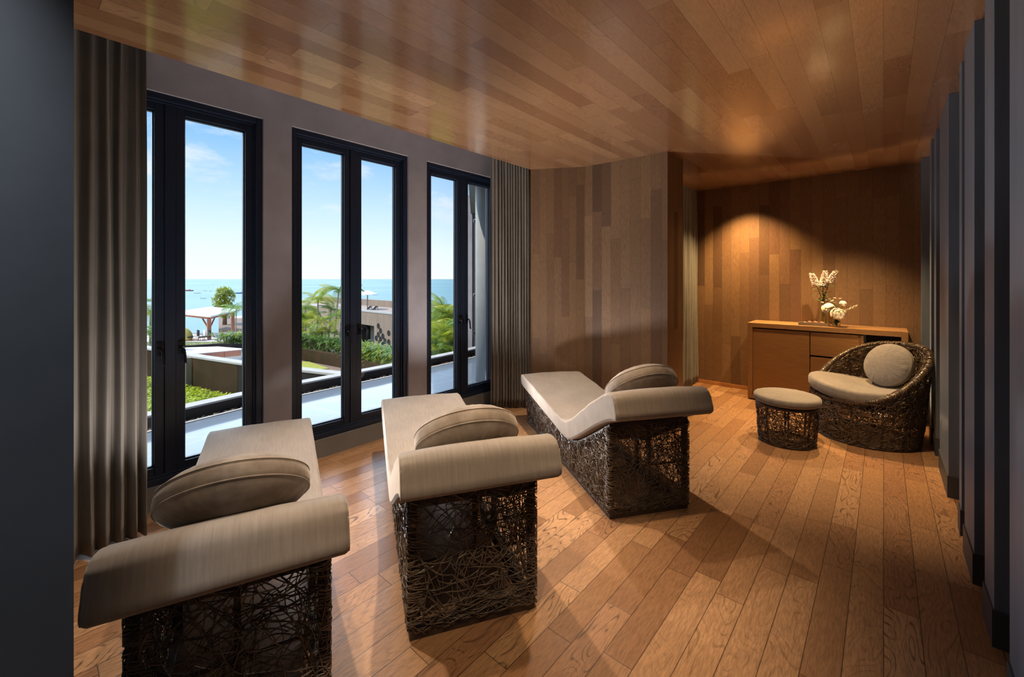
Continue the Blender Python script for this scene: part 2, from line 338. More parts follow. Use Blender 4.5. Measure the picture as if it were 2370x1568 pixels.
# windows
def window(i, y0, y1):
    r = empty('window_%d' % i, (XW, (y0+y1)/2, .15)); struct(r, ['navy framed casement window nearest, partly behind the left curtain', 'navy framed casement window in the middle', 'navy framed casement window beside the right curtain'][i-1])
    hw = (y1-y0)/2; H = 2.57
    def rect(m, xa, xb, ya, yb, za, zb, t):
        m.box((xa, ya, za), (xb, ya+t, zb)); m.box((xa, yb-t, za), (xb, yb, zb)); m.box((xa, ya+t, za), (xb, yb-t, za+t)); m.box((xa, ya+t, zb-t), (xb, yb-t, zb))
    m = MB(); rect(m, -.16, -.02, -hw+.001, hw-.001, .001, H-.001, .042)
    rect(m, -.16, -.045, -hw+.03, hw-.03, .03, H-.03, .026)
    m.box((-.15, -.03, .04), (-.05, .03, H-.04)); m.build('window_frame', M['alu'], r, bevel=.003)
    for s in (-1, 1):
        a, c = (-hw+.052, -.03) if s < 0 else (.03, hw-.052)
        sr = MB(); rect(sr, -.13, -.06, a, c, .052, H-.052, .052); rect(sr, -.115, -.085, a+.045, c-.045, .1, H-.1, .014)
        so = sr.build('sash', M['alu'], r, bevel=.003)
        m = MB(); m.box((-.103, a+.05, .1), (-.097, c-.05, H-.1)); m.build('glass_pane', M['glass'], so)
        yy = (c-.028) if s < 0 else (a+.028)
        m = MB(); m.box((-.062, yy-.014, .84), (-.048, yy+.014, .93)); m.box((-.05, yy-.008, .878), (-.022, yy+.008, .895))
        m.tube([(-.024, yy+.0*s, .89), (-.02, yy+.012, .87), (-.018, yy+.02, .78)], .008, 8); m.tube([(-.018, yy+.02, .785), (-.006, yy+.021, .783)], .006, 8)
        m.build('handle', M['handle'], so, bevel=.001)
    return r
for i, w in enumerate(WIN): window(i+1, *w)
r = empty('window_4', (-2.34, 5.575, .15)); struct(r, 'window hidden behind the grey curtain beyond the pier')
m = MB(); m.box((-.04, -.625, 0), (.04, -.56, 2.45)); m.box((-.04, .56, 0), (.04, .625, 2.45)); m.box((-.04, -.56, 0), (.04, .56, .06)); m.box((-.04, -.56, 2.39), (.04, .56, 2.45)); fo = m.build('window_frame', M['alu'], r)
m = MB(); m.box((-.003, -.56, .06), (.003, .56, 2.39)); m.build('glass_pane', M['glass'], fo)

# ------------------------------------------------------------------ curtains
def curtain(name, path, folds, amp, z0, z1, mat, label, group, seed, lean=0, soft=.35):
    rnd = random.Random(seed); P = [Vector((*p, 0)) for p in path]
    L = [0]
    for i in range(len(P)-1): L.append(L[-1] + (P[i+1]-P[i]).length)
    def at(s):
        s *= L[-1]
        for i in range(len(P)-1):
            if s <= L[i+1] or i == len(P)-2:
                t = (s-L[i])/(L[i+1]-L[i]); d = (P[i+1]-P[i]).normalized(); return P[i].lerp(P[i+1], t), Vector((-d.y, d.x, 0))
    ph = [0]
    for i in range(folds*2): ph.append(ph[-1] + rnd.uniform(.65, 1.35))
    ph = [p/ph[-1] for p in ph]; am = [rnd.uniform(.6, 1.25)*(1 if i % 2 else -1) for i in range(folds*2+1)]
    am2 = [a*rnd.uniform(.6, 1.4) for a in am]
    NU = folds*16; NV = 26; b = MB(); vs = []
    for side in (0, 1):
        for j in range(NV+1):
            v = j/NV; z = z0 + (z1-z0)*v
            for i in range(NU+1):
                u = i/NU
                k = max(q for q in range(len(ph)) if ph[q] <= u+1e-9); k = min(k, len(ph)-2)
                t = (u-ph[k])/(ph[k+1]-ph[k]); t = t*t*(3-2*t)
                a0 = am[k]*(1-v) + am2[k]*v; a1 = am[k+1]*(1-v) + am2[k+1]*v
                o = (a0*(1-t) + a1*t)*amp*(1 - .45*v**3)
                pinch = .018*math.sin(u*folds*2*PI*1.0 + 1.3)*v**6
                q, n = at(min(1, max(0, u + pinch*.3 + .004*math.sin(z*2.1+u*30))))
                p = q + n*(o + (.003 if side else 0) + .006*math.sin(z*3+u*17))
                p += Vector((0, lean*(1-v), 0)) 
                vs.append((p.x, p.y, z + (.006*math.sin(u*40) if j == 0 else 0)))
    w = NU+1; off = w*(NV+1); fs = []
    for j in range(NV):
        for i in range(NU):
            a = j*w+i; fs.append((a, a+1, a+w+1, a+w)); fs.append((off+a, off+a+w, off+a+w+1, off+a+1))
    for i in range(NU): fs.append((i, off+i, off+i+1, i+1))
    for j in range(NV):
        a = j*w; fs.append((a, a+w, off+a+w, off+a)); a = j*w+NU; fs.append((a, off+a, off+a+w, a+w))
    b.add(vs, fs); r = empty(name, (0, 0, 0)); tag(r, label, 'curtain', group)
    b.build('drape', mat, r, smooth=True)
    m = MB(); m.tube([(*at(0)[0][:2], z1+.01), (*at(.5)[0][:2], z1+.01), (*at(1)[0][:2], z1+.01)], .012, 8); m.build('track', M['alu'], r)
    return r
curtain('curtain', [(-3.26, -.30), (-3.22, .1), (-3.24, .462)], 13, .045, .012, 2.9, M['curtain'], 'long taupe curtain gathered at the left edge of the nearest window', 'curtains', 3)
curtain('curtain', [(-3.41, 3.53), (-3.28, 3.70), (-3.10, 3.84)], 13, .024, .012, 2.9, M['curtain'], 'long taupe curtain gathered between the last window and the timber pier', 'curtains', 5)
curtain('curtain', [(-2.06, 5.60), (-2.04, 6.385)], 8, .035, .012, 2.9, M['curtain_g'], 'pale grey curtain in the gap between timber pier and back wall', 'curtains', 9)

# ================================================================== WICKER
def strands(mb, n, dom, mapf, lmin, lmax, kmax, rad, rnd, ang=None, jit=.006, ds=.014, k=3):
    """random curved canes in a 2-D domain; dom(a,b)->bool; mapf(a,b,o)->point"""
    (a0, a1), (b0, b1), inside = dom
    c = 0
    while c < n:
        a, b_ = rnd.uniform(a0, a1), rnd.uniform(b0, b1)
        if not inside(a, b_): continue
        th = rnd.uniform(0, 2*PI) if ang is None else rnd.gauss(*ang)
        kap = rnd.uniform(-kmax, kmax); L = rnd.uniform(lmin, lmax); o = rnd.uniform(-jit, jit); w = rnd.uniform(0, 6); pts = []
        for i in range(int(L/ds)+2):
            pts.append(mapf(a, b_, o + .004*math.sin(w + i*.7)))
            na, nb = a + math.cos(th)*ds, b_ + math.sin(th)*ds
            if not inside(na, nb):
                th += .8*(1 if kap > 0 else -1); na, nb = a + math.cos(th)*ds*.5, b_ + math.sin(th)*ds*.5
                if not inside(na, nb): break
            a, b_ = na, nb; th += kap*ds; kap += rnd.uniform(-1, 1)*kmax*.06
        if len(pts) > 3: mb.tube(pts, rad*rnd.uniform(.8, 1.25), k, cap=False); c += 1
        else: c += .2

# ---- lounger (head end at y=0, foot at y=LL, left side x=0)
WB, LL = .56, 1.87
def topz(t):
    P = [(0, .60), (.12, .525), (.33, .405), (.52, .30), (.62, .268), (.75, .27), (1.0, .292), (1.4, .325), (LL, .362)]
    for (a, za), (c, zc) in zip(P, P[1:]):
        if t <= c: return za + (zc-za)*(t-a)/(c-a)
    return P[-1][1]
def make_lounger(nm=True):
    rnd = random.Random(11); r = empty('lounge_daybed')
    f = MB(); e = .032
    # bottom rails, corner posts, top rails, cross members
    f.box((0, 0, 0), (WB, e, .045)); f.box((0, LL-e, 0), (WB, LL, .045)); f.box((0, e, 0), (e, LL-e, .045)); f.box((WB-e, e, 0), (WB, LL-e, .045))
    for x in (0, WB-e):
        for t0, t1 in ((0, e), (.60, .625), (1.22, 1.245), (LL-e, LL)):
            f.box((x, t0, .045), (x+e, t1, topz(t1 if t1 < .6 else t0)-.0))
        N = 22
        for i in range(N):
            ta, tb = LL*i/N, LL*(i+1)/N; za, zb = topz(ta), topz(tb)
            f.add([(x, ta, za-.05), (x+e, ta, za-.05), (x+e, tb, zb-.05), (x, tb, zb-.05), (x, ta, za), (x+e, ta, za), (x+e, tb, zb), (x, tb, zb)],
                  [(0,3,2,1),(4,5,6,7),(0,1,5,4),(1,2,6,5),(2,3,7,6),(3,0,4,7)])
    f.box((e, 0, .545), (WB-e, e, .60)); f.box((e, LL-e, topz(LL)-.05), (WB-e, LL, topz(LL)))
    for x in (.27,): f.box((x, .004, .045), (x+.022, .026, .55)); f.box((x, LL-.026, .045), (x+.022, LL-.004, .32))
    f.box((e, .01, .30), (WB-e, .022, .312))
    f.build('base_frame', M['wicker_fr'], r, bevel=.004)
    # platform panel under mattress
    p = MB(); N = 22
    for i in range(N):
        ta, tb = .035+(LL-.07)*i/N, .035+(LL-.07)*(i+1)/N; za, zb = topz(ta)-.012, topz(tb)-.012
        p.add([(e, ta, za-.012), (WB-e, ta, za-.012), (WB-e, tb, zb-.012), (e, tb, zb-.012), (e, ta, za), (WB-e, ta, za), (WB-e, tb, zb), (e, tb, zb)],
              [(0,3,2,1),(4,5,6,7),(0,1,5,4),(1,2,6,5),(2,3,7,6),(3,0,4,7)])
    p.build('platform', M['wicker_fr'], r)
    dom = ((.005, LL-.005), (.035, .6), lambda a, c: .005 < a < LL-.005 and .03 < c < topz(a)-.012)
    m = MB(); strands(m, 900, dom, lambda a, c, o: (-.004+o, a, c), .08, .24, 22, .0025, rnd)
    m.build('woven_side_panel', M['wicker'], r, smooth=True)
    m = MB(); strands(m, 420, dom, lambda a, c, o: (WB+.004+o, a, c), .08, .26, 18, .0024, rnd)
    m.build('woven_side_panel', M['wicker'], r, smooth=True)
    dom = ((.0, WB), (.03, .59), lambda a, c: 0 < a < WB and .03 < c < .588)
    m = MB(); strands(m, 160, dom, lambda a, c, o: (a, -.004+o, c), .14, .5, 8, .0023, rnd)
    strands(m, 22, dom, lambda a, c, o: (a, -.006+o, c), .3, .55, 2, .0023, rnd, ang=(0, .12))
    strands(m, 60, ((0, WB), (.03, .14), lambda a, c: 0 < a < WB and .03 < c < .14), lambda a, c, o: (a, -.006+o, c), .15, .4, 6, .0023, rnd, ang=(0, .3))
    # canes looped round the two corners
    for x, s in ((0, -1), (WB, 1)):
        for i in range(70):
            z = rnd.uniform(.05, .56); dz = rnd.uniform(-.05, .05); dx = rnd.uniform(.02, .07)
            m.tube([(x-s*dx, -.005, z), (x-s*.015, -.010, z+dz*.3), (x+s*.006, -.006, z+dz*.5), (x+s*.011, .012, z+dz*.7), (x+s*.006, .02+dx*.6, z+dz)], .0022, 4, cap=False)
    m.build('woven_end_panel', M['wicker'], r, smooth=True)
    dom = ((.0, WB), (.03, .35), lambda a, c: 0 < a < WB and .03 < c < .35)
    m = MB(); strands(m, 170, dom, lambda a, c, o: (a, LL+.004+o, c), .1, .4, 9, .0021, rnd)
    m.build('woven_end_panel', M['wicker'], r, smooth=True)
    # mattress: bottom and top profiles against t
    Bt = [(-.172, .665), (-.12, .657), (-.05, .628), (.1, .552), (.33, .415), (.52, .312), (.62, .280), (.75, .28), (1.0, .302), (1.4, .335), (1.75, .362), (1.925, .375)]
    Tp = [(-.174, .735), (-.163, .782), (-.135, .812), (-.09, .820), (0.0, .785), (.17, .695), (.42, .535), (.60, .428), (.72, .402), (.85, .402), (1.05, .422), (1.4, .452), (1.78, .485), (1.95, .492)]
    def smp(P, u):
        x = u*(len(P)-1); i = min(int(x), len(P)-2); t = x-i
        g_ = lambda q: Vector(P[max(0, min(len(P)-1, q))])
        a, b_, c, d = g_(i-1), g_(i), g_(i+1), g_(i+2)
        return .5*((2*b_) + (c-a)*t + (2*a-5*b_+4*c-d)*t*t + (-a+3*b_-3*c+d)*t**3)
    X0, X1 = -.05, .61
    outl = [smp(Bt, i/50) for i in range(51)]
    c0, c1 = outl[-1], Vector(Tp[-1]); outl += [c0.lerp(c1, t) + Vector((.012*math.sin(PI*t), 0)) for t in (.12, .3, .5, .7, .88)]
    outl += [smp(Tp, 1-i/50) for i in range(51)]
    c0, c1 = outl[-1], outl[0]; outl += [c0.lerp(c1, t) + Vector((-.016*math.sin(PI*t)**.7, 0)) for t in (.1, .25, .45, .65, .82, .94)]
    NO = len(outl)
    for _ in range(3): outl = [outl[i]*.5 + (outl[i-1]+outl[(i+1) % NO])*.25 for i in range(NO)]
    area = sum(outl[i-1].x*outl[i].y - outl[i].x*outl[i-1].y for i in range(NO)); INW = 1 if area > 0 else -1
    nrm = []
    for i in range(NO):
        t = (outl[(i+1) % NO] - outl[i-1]).normalized(); nrm.append(Vector((-t.y, t.x)))
    st_ = [(0, .016), (.003, .009), (.008, .003), (.016, 0), (.03, 0), (.055, 0)] 
    xs = [(X0+x, d) for x, d in st_] + [(X0+.055+(X1-X0-.11)*i/14, 0) for i in range(1, 14)] + [(X1-x, d) for x, d in st_[::-1]]
    vs = []
    for x, d in xs:
        ex = min(x-X0, X1-x); crown = .010*min(1, ex/.2)
        for i, (p, n) in enumerate(zip(outl, nrm)):
            top_ = 56 <= i < 107; q = p + n*d*INW
            wr = (.0028*math.sin(i*2.7+math.sin(i*.9)*2)*max(0, 1-ex/.07) + .002*noise.noise(Vector((x*9, p.x*9, 3)))) if top_ else 0
            vs.append((x, q.x, q.y + (crown+wr if top_ else 0)))
    fs = [(k*NO+i, k*NO+(i+1) % NO, (k+1)*NO+(i+1) % NO, (k+1)*NO+i) for k in range(len(xs)-1) for i in range(NO)]
    base = len(vs); vs += vs[:NO]; vs += vs[(len(xs)-1)*NO:len(xs)*NO]
    fs += [tuple(base+i for i in range(NO))[::-1], tuple(base+NO+i for i in range(NO))]
    m = MB(); m.add(vs, fs); mo = m.build('mattress', M['velvet'], r, smooth=True)
    mo.data.polygons[-1].use_smooth = False; mo.data.polygons[-2].use_smooth = False
    for x in (X0+.003, X1-.003):     # piped seam round each head corner
        m = MB(); m.tube([(x, (outl[i % NO]+nrm[i % NO]*.008).x, (outl[i % NO]+nrm[i % NO]*.008).y) for i in range(102, NO+2)], .0026, 6); m.build('seam', M['velvet'], mo, smooth=True)
    return r
def round_cushion(R, T, seed, flat=.55):
    rnd = random.Random(seed); prof = []; N = 20
    gz = T*.13
    for i in range(N+1): # bottom dome
        u = i/N; prof.append((R*(u**.9)*.97, -gz - (T/2-gz)*max(0, 1-(u**.9)**2)**.72))
    prof += [(R*.985, -gz+.001), (R*.995, -gz*.5), (R*1.0, 0), (R*.995, gz*.5), (R*.985, gz-.001)]
    for i in range(N, -1, -1):
        u = i/N; prof.append((R*(u**.9)*.97, gz + (T/2-gz)*max(0, 1-(u**.9)**2)**.72))
    K = 160; vs = []
    for (r, z) in prof:
        r = max(r, .0006)
        for j in range(K):
            a = 2*PI*j/K; e = max(0, (r/R-.55)/.45)
            n_ = noise.noise(Vector((math.cos(a)*14, math.sin(a)*14, r*8+seed)))
            w = noise.noise(Vector((math.cos(a)*2, math.sin(a)*2, seed*3.1+z*3)))
            rr = r*(1 + .012*w*(1-e)) ; zz = z + (.012*n_*e*(1-e)*(1 if z > 0 else -1)) if abs(z) > gz*1.01 else z
            vs.append((rr*math.cos(a), rr*math.sin(a), zz))
    n = len(prof); fs = [(i*K+j, i*K+(j+1) % K, (i+1)*K+(j+1) % K, (i+1)*K+j) for i in range(n-1) for j in range(K)]
    m = MB(); m.add(vs, fs + [tuple(range(K))[::-1], tuple((n-1)*K+j for j in range(K))])
    return m, gz
cush, gz = round_cushion(.245, .225, 4)
seam = MB()
for s in (-1, 1):
    pts = [(.2415*math.cos(2*PI*j/120), .2415*math.sin(2*PI*j/120), s*gz*.98) for j in range(121)]
    seam.tube(pts, .0028, 6, cap=False)
places = [((-1.62, .19), 69.5, (.945, .99, .96)), ((-1.475, 1.045), 60.0, (1, 1, 1)), ((-1.285, 2.395), 55.0, (1, 1, 1))]
names = ['nearest the camera, cut by bottom edge', 'in the middle of the row', 'farthest, before the timber pier']
proto = None; cproto = None
for i, ((x, y), phi, scl) in enumerate(places):
    if proto is None: L_ = proto = make_lounger()
    else: L_ = copy_tree(proto)
    L_.scale = scl; L_.location = (x, y, 0); L_.rotation_euler = (0, 0, math.radians(phi))
    tag(L_, 'dark wicker daybed with taupe velvet mattress, ' + names[i], 'daybed', 'wicker daybeds facing the windows')
    if cproto is None:
        cproto = c = empty('round_cushion'); cb = cush.build('cushion_cover', M['velvet2'], c, smooth=True); seam.build('seam_piping', M['velvet2'], cb, smooth=True)
    else: c = copy_tree(cproto)
    ph = math.radians(phi); mid = Vector((x, y, 0)) + Matrix.Rotation(ph, 3, 'Z') @ Vector(((.265, .285, .325)[i]*scl[0], .18, (.785, .755, .765)[i]*scl[2]))
    c.scale = (scl[0],)*3; c.location = mid; c.rotation_euler = (Matrix.Rotation(ph, 3, 'Z') @ Matrix.Rotation(math.radians(-40), 3, 'X') @ Matrix.Rotation(.7*i, 3, 'Z')).to_euler()
    tag(c, 'round taupe velvet cushion on the head end of the ' + ['nearest daybed, largest in view', 'middle daybed', 'farthest daybed'][i], 'cushion', 'round cushions on the daybeds')

# ---- stool and tub chair
def tub(name, cx, cy, rb, rt, Hf, n, seg, back=0, seed=1, dens=1, mat='wicker', inner=False):
    rnd = random.Random(seed); r = empty(name, (cx, cy, 0))
    Hm = max(Hf(a*PI/18) for a in range(36)); 
    rad = lambda z, o: rb + (rt-rb)*min(1, (z/Hm)**.8) + o
    def mp_(off): return lambda a, c, o: (rad(c, o+off)*math.cos(a/rb), rad(c, o+off)*math.sin(a/rb), c)
    inside = lambda a, c: .01 < c < Hf(a/rb)-.01
    m = MB(); m.tube([(rad(.012, 0)*math.cos(2*PI*j/64), rad(.012, 0)*math.sin(2*PI*j/64), .012) for j in range(65)], .012, 8, cap=False)
    m.build('base_ring', M['wicker_fr'], r, smooth=True)
    m = MB(); strands(m, n, ((0, 2*PI*rb), (.01, Hm), inside), mp_(.004), .08, .28, 16, .0022, rnd)
    m.build('woven_body', M[mat], r, smooth=True)
    return r, rad
sx, sy = -.675, 4.63
st, radf = tub('stool', sx, sy, .215, .24, lambda a: .355, 560, 48, seed=21)
tag(st, 'small round dark wicker stool with grey cushion in front of the armchair', 'stool')
m = MB()
for j in range(8):
    a = 2*PI*j/8+.2; m.tube([(.210*math.cos(a), .210*math.sin(a), .01), (.235*math.cos(a), .235*math.sin(a), .345)], .009, 6)
m.tube([(.237*math.cos(2*PI*j/48), .237*math.sin(2*PI*j/48), .345) for j in range(49)], .013, 8, cap=False)
m.build('inner_frame', M['wicker_fr'], st, smooth=True)
m = MB(); m.lathe([(.24, .335), (.24, .35), (.001, .352)], k=40); m.build('seat_board', M['wicker_fr'], st)
def disc_cushion(R, T, zf, K=96, seed=1, grow=1.0):
    m = MB(); prof = [(.001, 0), (R*.5, 0), (R*.9, 0), (R*.97, T*.10), (R, T*.28), (R*1.003, T*.5), (R, T*.72), (R*.98, T*.88), (R*.93, T*.97), (R*.8, T*1.0), (R*.6, T*1.03), (R*.4, T*1.05), (R*.2, T*1.06), (.001, T*1.06)]
    vs = []
    for r, z in prof:
        for j in range(K):
            a = 2*PI*j/K; x, y = r*math.cos(a), r*math.sin(a)
            w = .003*noise.noise(Vector((math.cos(a)*18, math.sin(a)*18, seed))) * (1 if r > R*.9 else 0)
            vs.append((x*(1+w), y*(1+w), z + w + (zf(x, y) if zf else 0)))
    n = len(prof); fs = [(i*K+j, i*K+(j+1) % K, (i+1)*K+(j+1) % K, (i+1)*K+j) for i in range(n-1) for j in range(K)]
    m.add(vs, fs + [tuple(range(K))[::-1], tuple((n-1)*K+j for j in range(K))]); return m
o = disc_cushion(.265, .075, None).build('seat_cushion', M['greyfab'], st, smooth=True); o.location = (0, 0, .362)

cx, cy = -.13, 5.27; BD = math.atan2(.72, .69)     # direction of the back
def Hc(a):
    d = (a - BD + PI) % (2*PI) - PI; w = (1+math.cos(d))/2; w = w*w*(3-2*w)*.75 + w*w*.25
    return .385 + .475*w
ch, radc = tub('wicker_armchair', cx, cy, .375, .455, Hc, 2500, 64, seed=33, mat='wicker')
tag(ch, 'round low dark wicker tub armchair with grey seat cushion, beside the slate wall fins', 'armchair')
rnd = random.Random(5)
m = MB()
Hm = .86
def rc(z): return .375 + .08*min(1, (z/Hm)**.8)
rim = [Vector(((rc(Hc(a))-.01)*math.cos(a), (rc(Hc(a))-.01)*math.sin(a), Hc(a))) for a in [2*PI*j/120 for j in range(121)]]
m.tube(rim, .020, 10, cap=False)
for j in range(620):   # canes wrapped over the rim
    a = rnd.uniform(0, 2*PI); h0 = Hc(a); R0 = rc(h0)-.01; pts = []; da = rnd.uniform(-.12, .12); t0 = rnd.uniform(-2.2, -1.2); rr = .024+rnd.uniform(0, .007)
    for q in range(10):
        t = t0 + q*.42; aa = a + da*q/9; hz = Hc(aa)
        pts.append(((R0+rr*math.cos(t+PI/2))*math.cos(aa), (R0+rr*math.cos(t+PI/2))*math.sin(aa), hz+rr*math.sin(t+PI/2)))
    m.tube(pts, .0023, 3, cap=False)
m.build('woven_rim', M['wicker_b'], ch, smooth=True)
m = MB()
strands(m, 1100, ((0, 2*PI*.4), (.36, .86), lambda a, c: .34 < c < Hc(a/.4)-.01), lambda a, c, o: ((rc(c)-.045+o)*math.cos(a/.4), (rc(c)-.045+o)*math.sin(a/.4), c), .08, .3, 14, .0023, rnd)
m.build('woven_inner_back', M['wicker_b'], ch, smooth=True)
m = MB()
for j in range(14):
    a = 2*PI*j/14+.1; h1 = Hc(a)-.02; m.tube([((rc(z)-.012)*math.cos(a), (rc(z)-.012)*math.sin(a), z) for z in [.01+(h1-.01)*q/6 for q in range(7)]], .010, 6)
for zz in (.22, .34): m.tube([((rc(zz)-.014)*math.cos(2*PI*j/64), (rc(zz)-.014)*math.sin(2*PI*j/64), zz) for j in range(65)], .008, 6, cap=False)
m.build('inner_frame', M['wicker_fr'], ch, smooth=True)
m = MB(); m.lathe([(.40, .345), (.40, .36), (.001, .362)], k=48); m.build('seat_board', M['wicker_fr'], ch)
bd = Vector((math.cos(BD), math.sin(BD), 0))
LD = Vector((-.97, .10, 0))
def sag0(x, y):
    p = Vector((x, y, 0)); s_ = p.dot(bd); return -.05*math.exp(-((s_-.16)**2+(p-bd*s_).length**2*.6)/.03) + .02*min(0, s_)*-1
def sag(x, y):
    q = Vector((x, y, 0)).dot(LD)/.405
    return sag0(x, y) + .055*max(0, q)**1.3 + .012*max(0, -q)
o = disc_cushion(.41, .125, sag, 120, 3).build('seat_cushion', M['greyfab'], ch, smooth=True); o.location = (-.035, -.02, .375)
bc, g2 = round_cushion(.215, .15, 9)
for i, v in enumerate(bc.v): bc.v[i] = (v[0]*1.08, v[1]*.97, v[2])
o = bc.build('back_cushion', M['greyfab'], None, smooth=True)
tag(o, 'round grey cushion leaning against the inside of the wicker armchair back', 'cushion')
o.location = Vector((cx, cy, .675)) + bd*.235
o.rotation_euler = (Matrix.Rotation(BD+PI/2, 3, 'Z') @ Matrix.Rotation(math.radians(-70), 3, 'X')).to_euler()

# ------------------------------------------------------------------ sideboard
r = empty('sideboard', (-1.281, 5.95, 0)); tag(r, 'low oak sideboard with one door, drawers and open niche against back wall', 'sideboard')
SW, SD, SH = 1.473, .455, .955
b = MB(); b.box((0, 0, .015), (.052, SD, SH)); b.box((SW-.052, 0, .015), (SW, SD, SH)); b.box((.052, 0, SH-.055), (SW-.052, SD, SH)); b.box((.052, 0, .015), (SW-.052, SD, .062)); b.build('carcass', M['cab_frame'], r, bevel=.002)
b = MB(); b.box((.052, SD-.02, .062), (SW-.052, SD, SH-.055)); b.box((1.118, .02, .062), (1.136, SD-.02, SH-.055)); b.build('inner_panels', M['dark'], r)
b = MB(); b.box((.056, .012, .064), (.636, .032, .886)); b.build('door', M['cab'], r, bevel=.0015)
b = MB(); b.box((.644, .012, .622), (1.118, .032, .886)); dr = b.build('drawer', M['cab'], r, bevel=.0015)
b = MB(); b.lathe([(.001, 0), (.011, 0), (.011, .012), (.001, .013)], k=20, M=Matrix.Rotation(PI/2, 3, 'X')); o = b.build('lock', M['chrome'], dr); o.location = (1.085, .012, .862); o['label'] = 'round chrome lock'
b = MB(); b.box((.644, .012, .064), (1.118, .032, .602)); b.build('drawer', M['cab'], r, bevel=.0015)
for fx_, fy_ in ((.1, .06), (SW-.16, .06), (.1, SD-.12), (SW-.16, SD-.12)):
    b = MB(); b.box((fx_, fy_, 0), (fx_+.06, fy_+.06, .015)); b.build('foot', M['black'], r)

TZ = .9551
# tray with pods
r = empty('tray', (-.615, 6.065, TZ)); tag(r, 'long shallow grey tray holding brown pods on the sideboard', 'tray')
b = MB(); b.box((-.145, -.05, 0), (.145, .05, .006)); b.box((-.145, -.05, .006), (.145, -.044, .034)); b.box((-.145, .044, .006), (.145, .05, .034)); b.box((-.145, -.044, .006), (-.139, .044, .034)); b.box((.139, -.044, .006), (.145, .044, .034)); b.build('tray_body', M['tray'], r, bevel=.001)
for i, (dx, sc_, lb) in enumerate(((-.085, .8, 'flattest brown pod at the left end of the tray'), (-.038, 1, 'brown pointed pod left of centre in the tray'), (.017, 1.05, 'brown pointed pod right of centre in the tray'), (.08, 1, 'brown pointed pod at the right end of the tray'))):
    b = MB(); b.lathe([(.0008, -.036), (.008, -.03), (.017, -.014), (.021, .0), (.019, .012), (.012, .022), (.0008, .027)], k=20, M=Matrix.Rotation(PI/2, 3, 'Y') @ Matrix.Diagonal((1, 1, 1)))
    o = b.build('seed_pod', M['pod'], None, smooth=True); o.scale = (sc_, sc_*1.1, sc_*1.15); o.location = (-.615+dx, 6.055, TZ+.006+.0245*sc_); o.rotation_euler = (0, .15 if i else 0, 2.6); tag(o, lb, 'pod', 'pods in the tray')

def blade(mb, base, d, L, w, droop, n=6, up=Vector((0, 0, 1))):
    d = Vector(d).normalized(); side = d.cross(up)
    side = side.normalized() if side.length > .05 else Vector((1, 0, 0)); p = Vector(base); vs = []
    for i in range(n+1):
        t = i/n; ww = w*math.sin(PI*min(.97, .12+t*.86))
        vs += [tuple(p - side*ww/2), tuple(p + side*ww/2)]; d = (d + Vector((0, 0, -droop/n))).normalized(); p = p + d*L/n
    mb.add(vs, [(2*i, 2*i+1, 2*i+3, 2*i+2) for i in range(n)])
# tall vase with three stocks
vx, vy = -.535, 6.18
b = MB(); b.lathe([(.001, 0), (.048, 0), (.048, .012), (.048, .325), (.044, .325), (.044, .014), (.001, .014)], k=40); v1 = b.build('glass_vase', M['vase'], None, smooth=True); v1.location = (vx, vy, TZ); tag(v1, 'tall clear cylinder vase with three white flower spikes', 'vase')
rnd = random.Random(8)
spk = [((-.02, .005), (-.118, .02, .625), (-.065, .0, .465), 'left leaning white stock flower spike in the tall vase'), ((.0, .01), (.022, .02, .655), (-.005, .0, .455), 'centre upright white stock flower spike in the tall vase'), ((.015, -.005), (.118, .0, .640), (.055, 0, .50), 'right leaning white stock flower spike in the tall vase')]
for (bx, by), top, lo, lb in spk:
    r = empty('stock_flower', (vx, vy, TZ)); tag(r, lb, 'flower', 'flower spikes in the tall vase')
    m = MB(); top = Vector(top); lo = Vector(lo); st_ = Vector((-bx*1.2, by, .02)); m.tube([st_, Vector((0, 0, .28)), lo, top], .0035, 6); m.build('stem', M['stem'], r, smooth=True)
    m = MB()
    for q in range(150):
        t = q/150; c = lo.lerp(top, t*.93); rr = .027*(1-.6*t**2)
        a = q*2.4; p = c + Vector((math.cos(a)*rr, math.sin(a)*rr, rnd.uniform(-.006, .006)))
        for k_ in range(4):
            d = Vector((math.cos(a)+rnd.uniform(-.9, .9), math.sin(a)+rnd.uniform(-.9, .9), rnd.uniform(-.5, .9))); blade(m, p, d, .018, .016, .4, 2, Vector((rnd.uniform(-1, 1), rnd.uniform(-1, 1), rnd.uniform(-1, 1))).normalized())
    m.build('blossom', M['petal_p'], r)
    m = MB()
    for q in range(10):
        a = rnd.uniform(0, 2*PI); blade(m, top - (top-lo).normalized()*rnd.uniform(0, .02), (math.cos(a)*.5, math.sin(a)*.5, 1), .018, .008, .2, 2)
    for q in range(16):
        a = rnd.uniform(0, 2*PI); z = rnd.uniform(.27, .46); blade(m, Vector((0, 0, z)).lerp(lo, (z-.27)/.4), (math.cos(a), math.sin(a)*.6, .6), rnd.uniform(.07, .13), .026, 1.2, 6)
    m.build('leaves', M['leafv'], r)
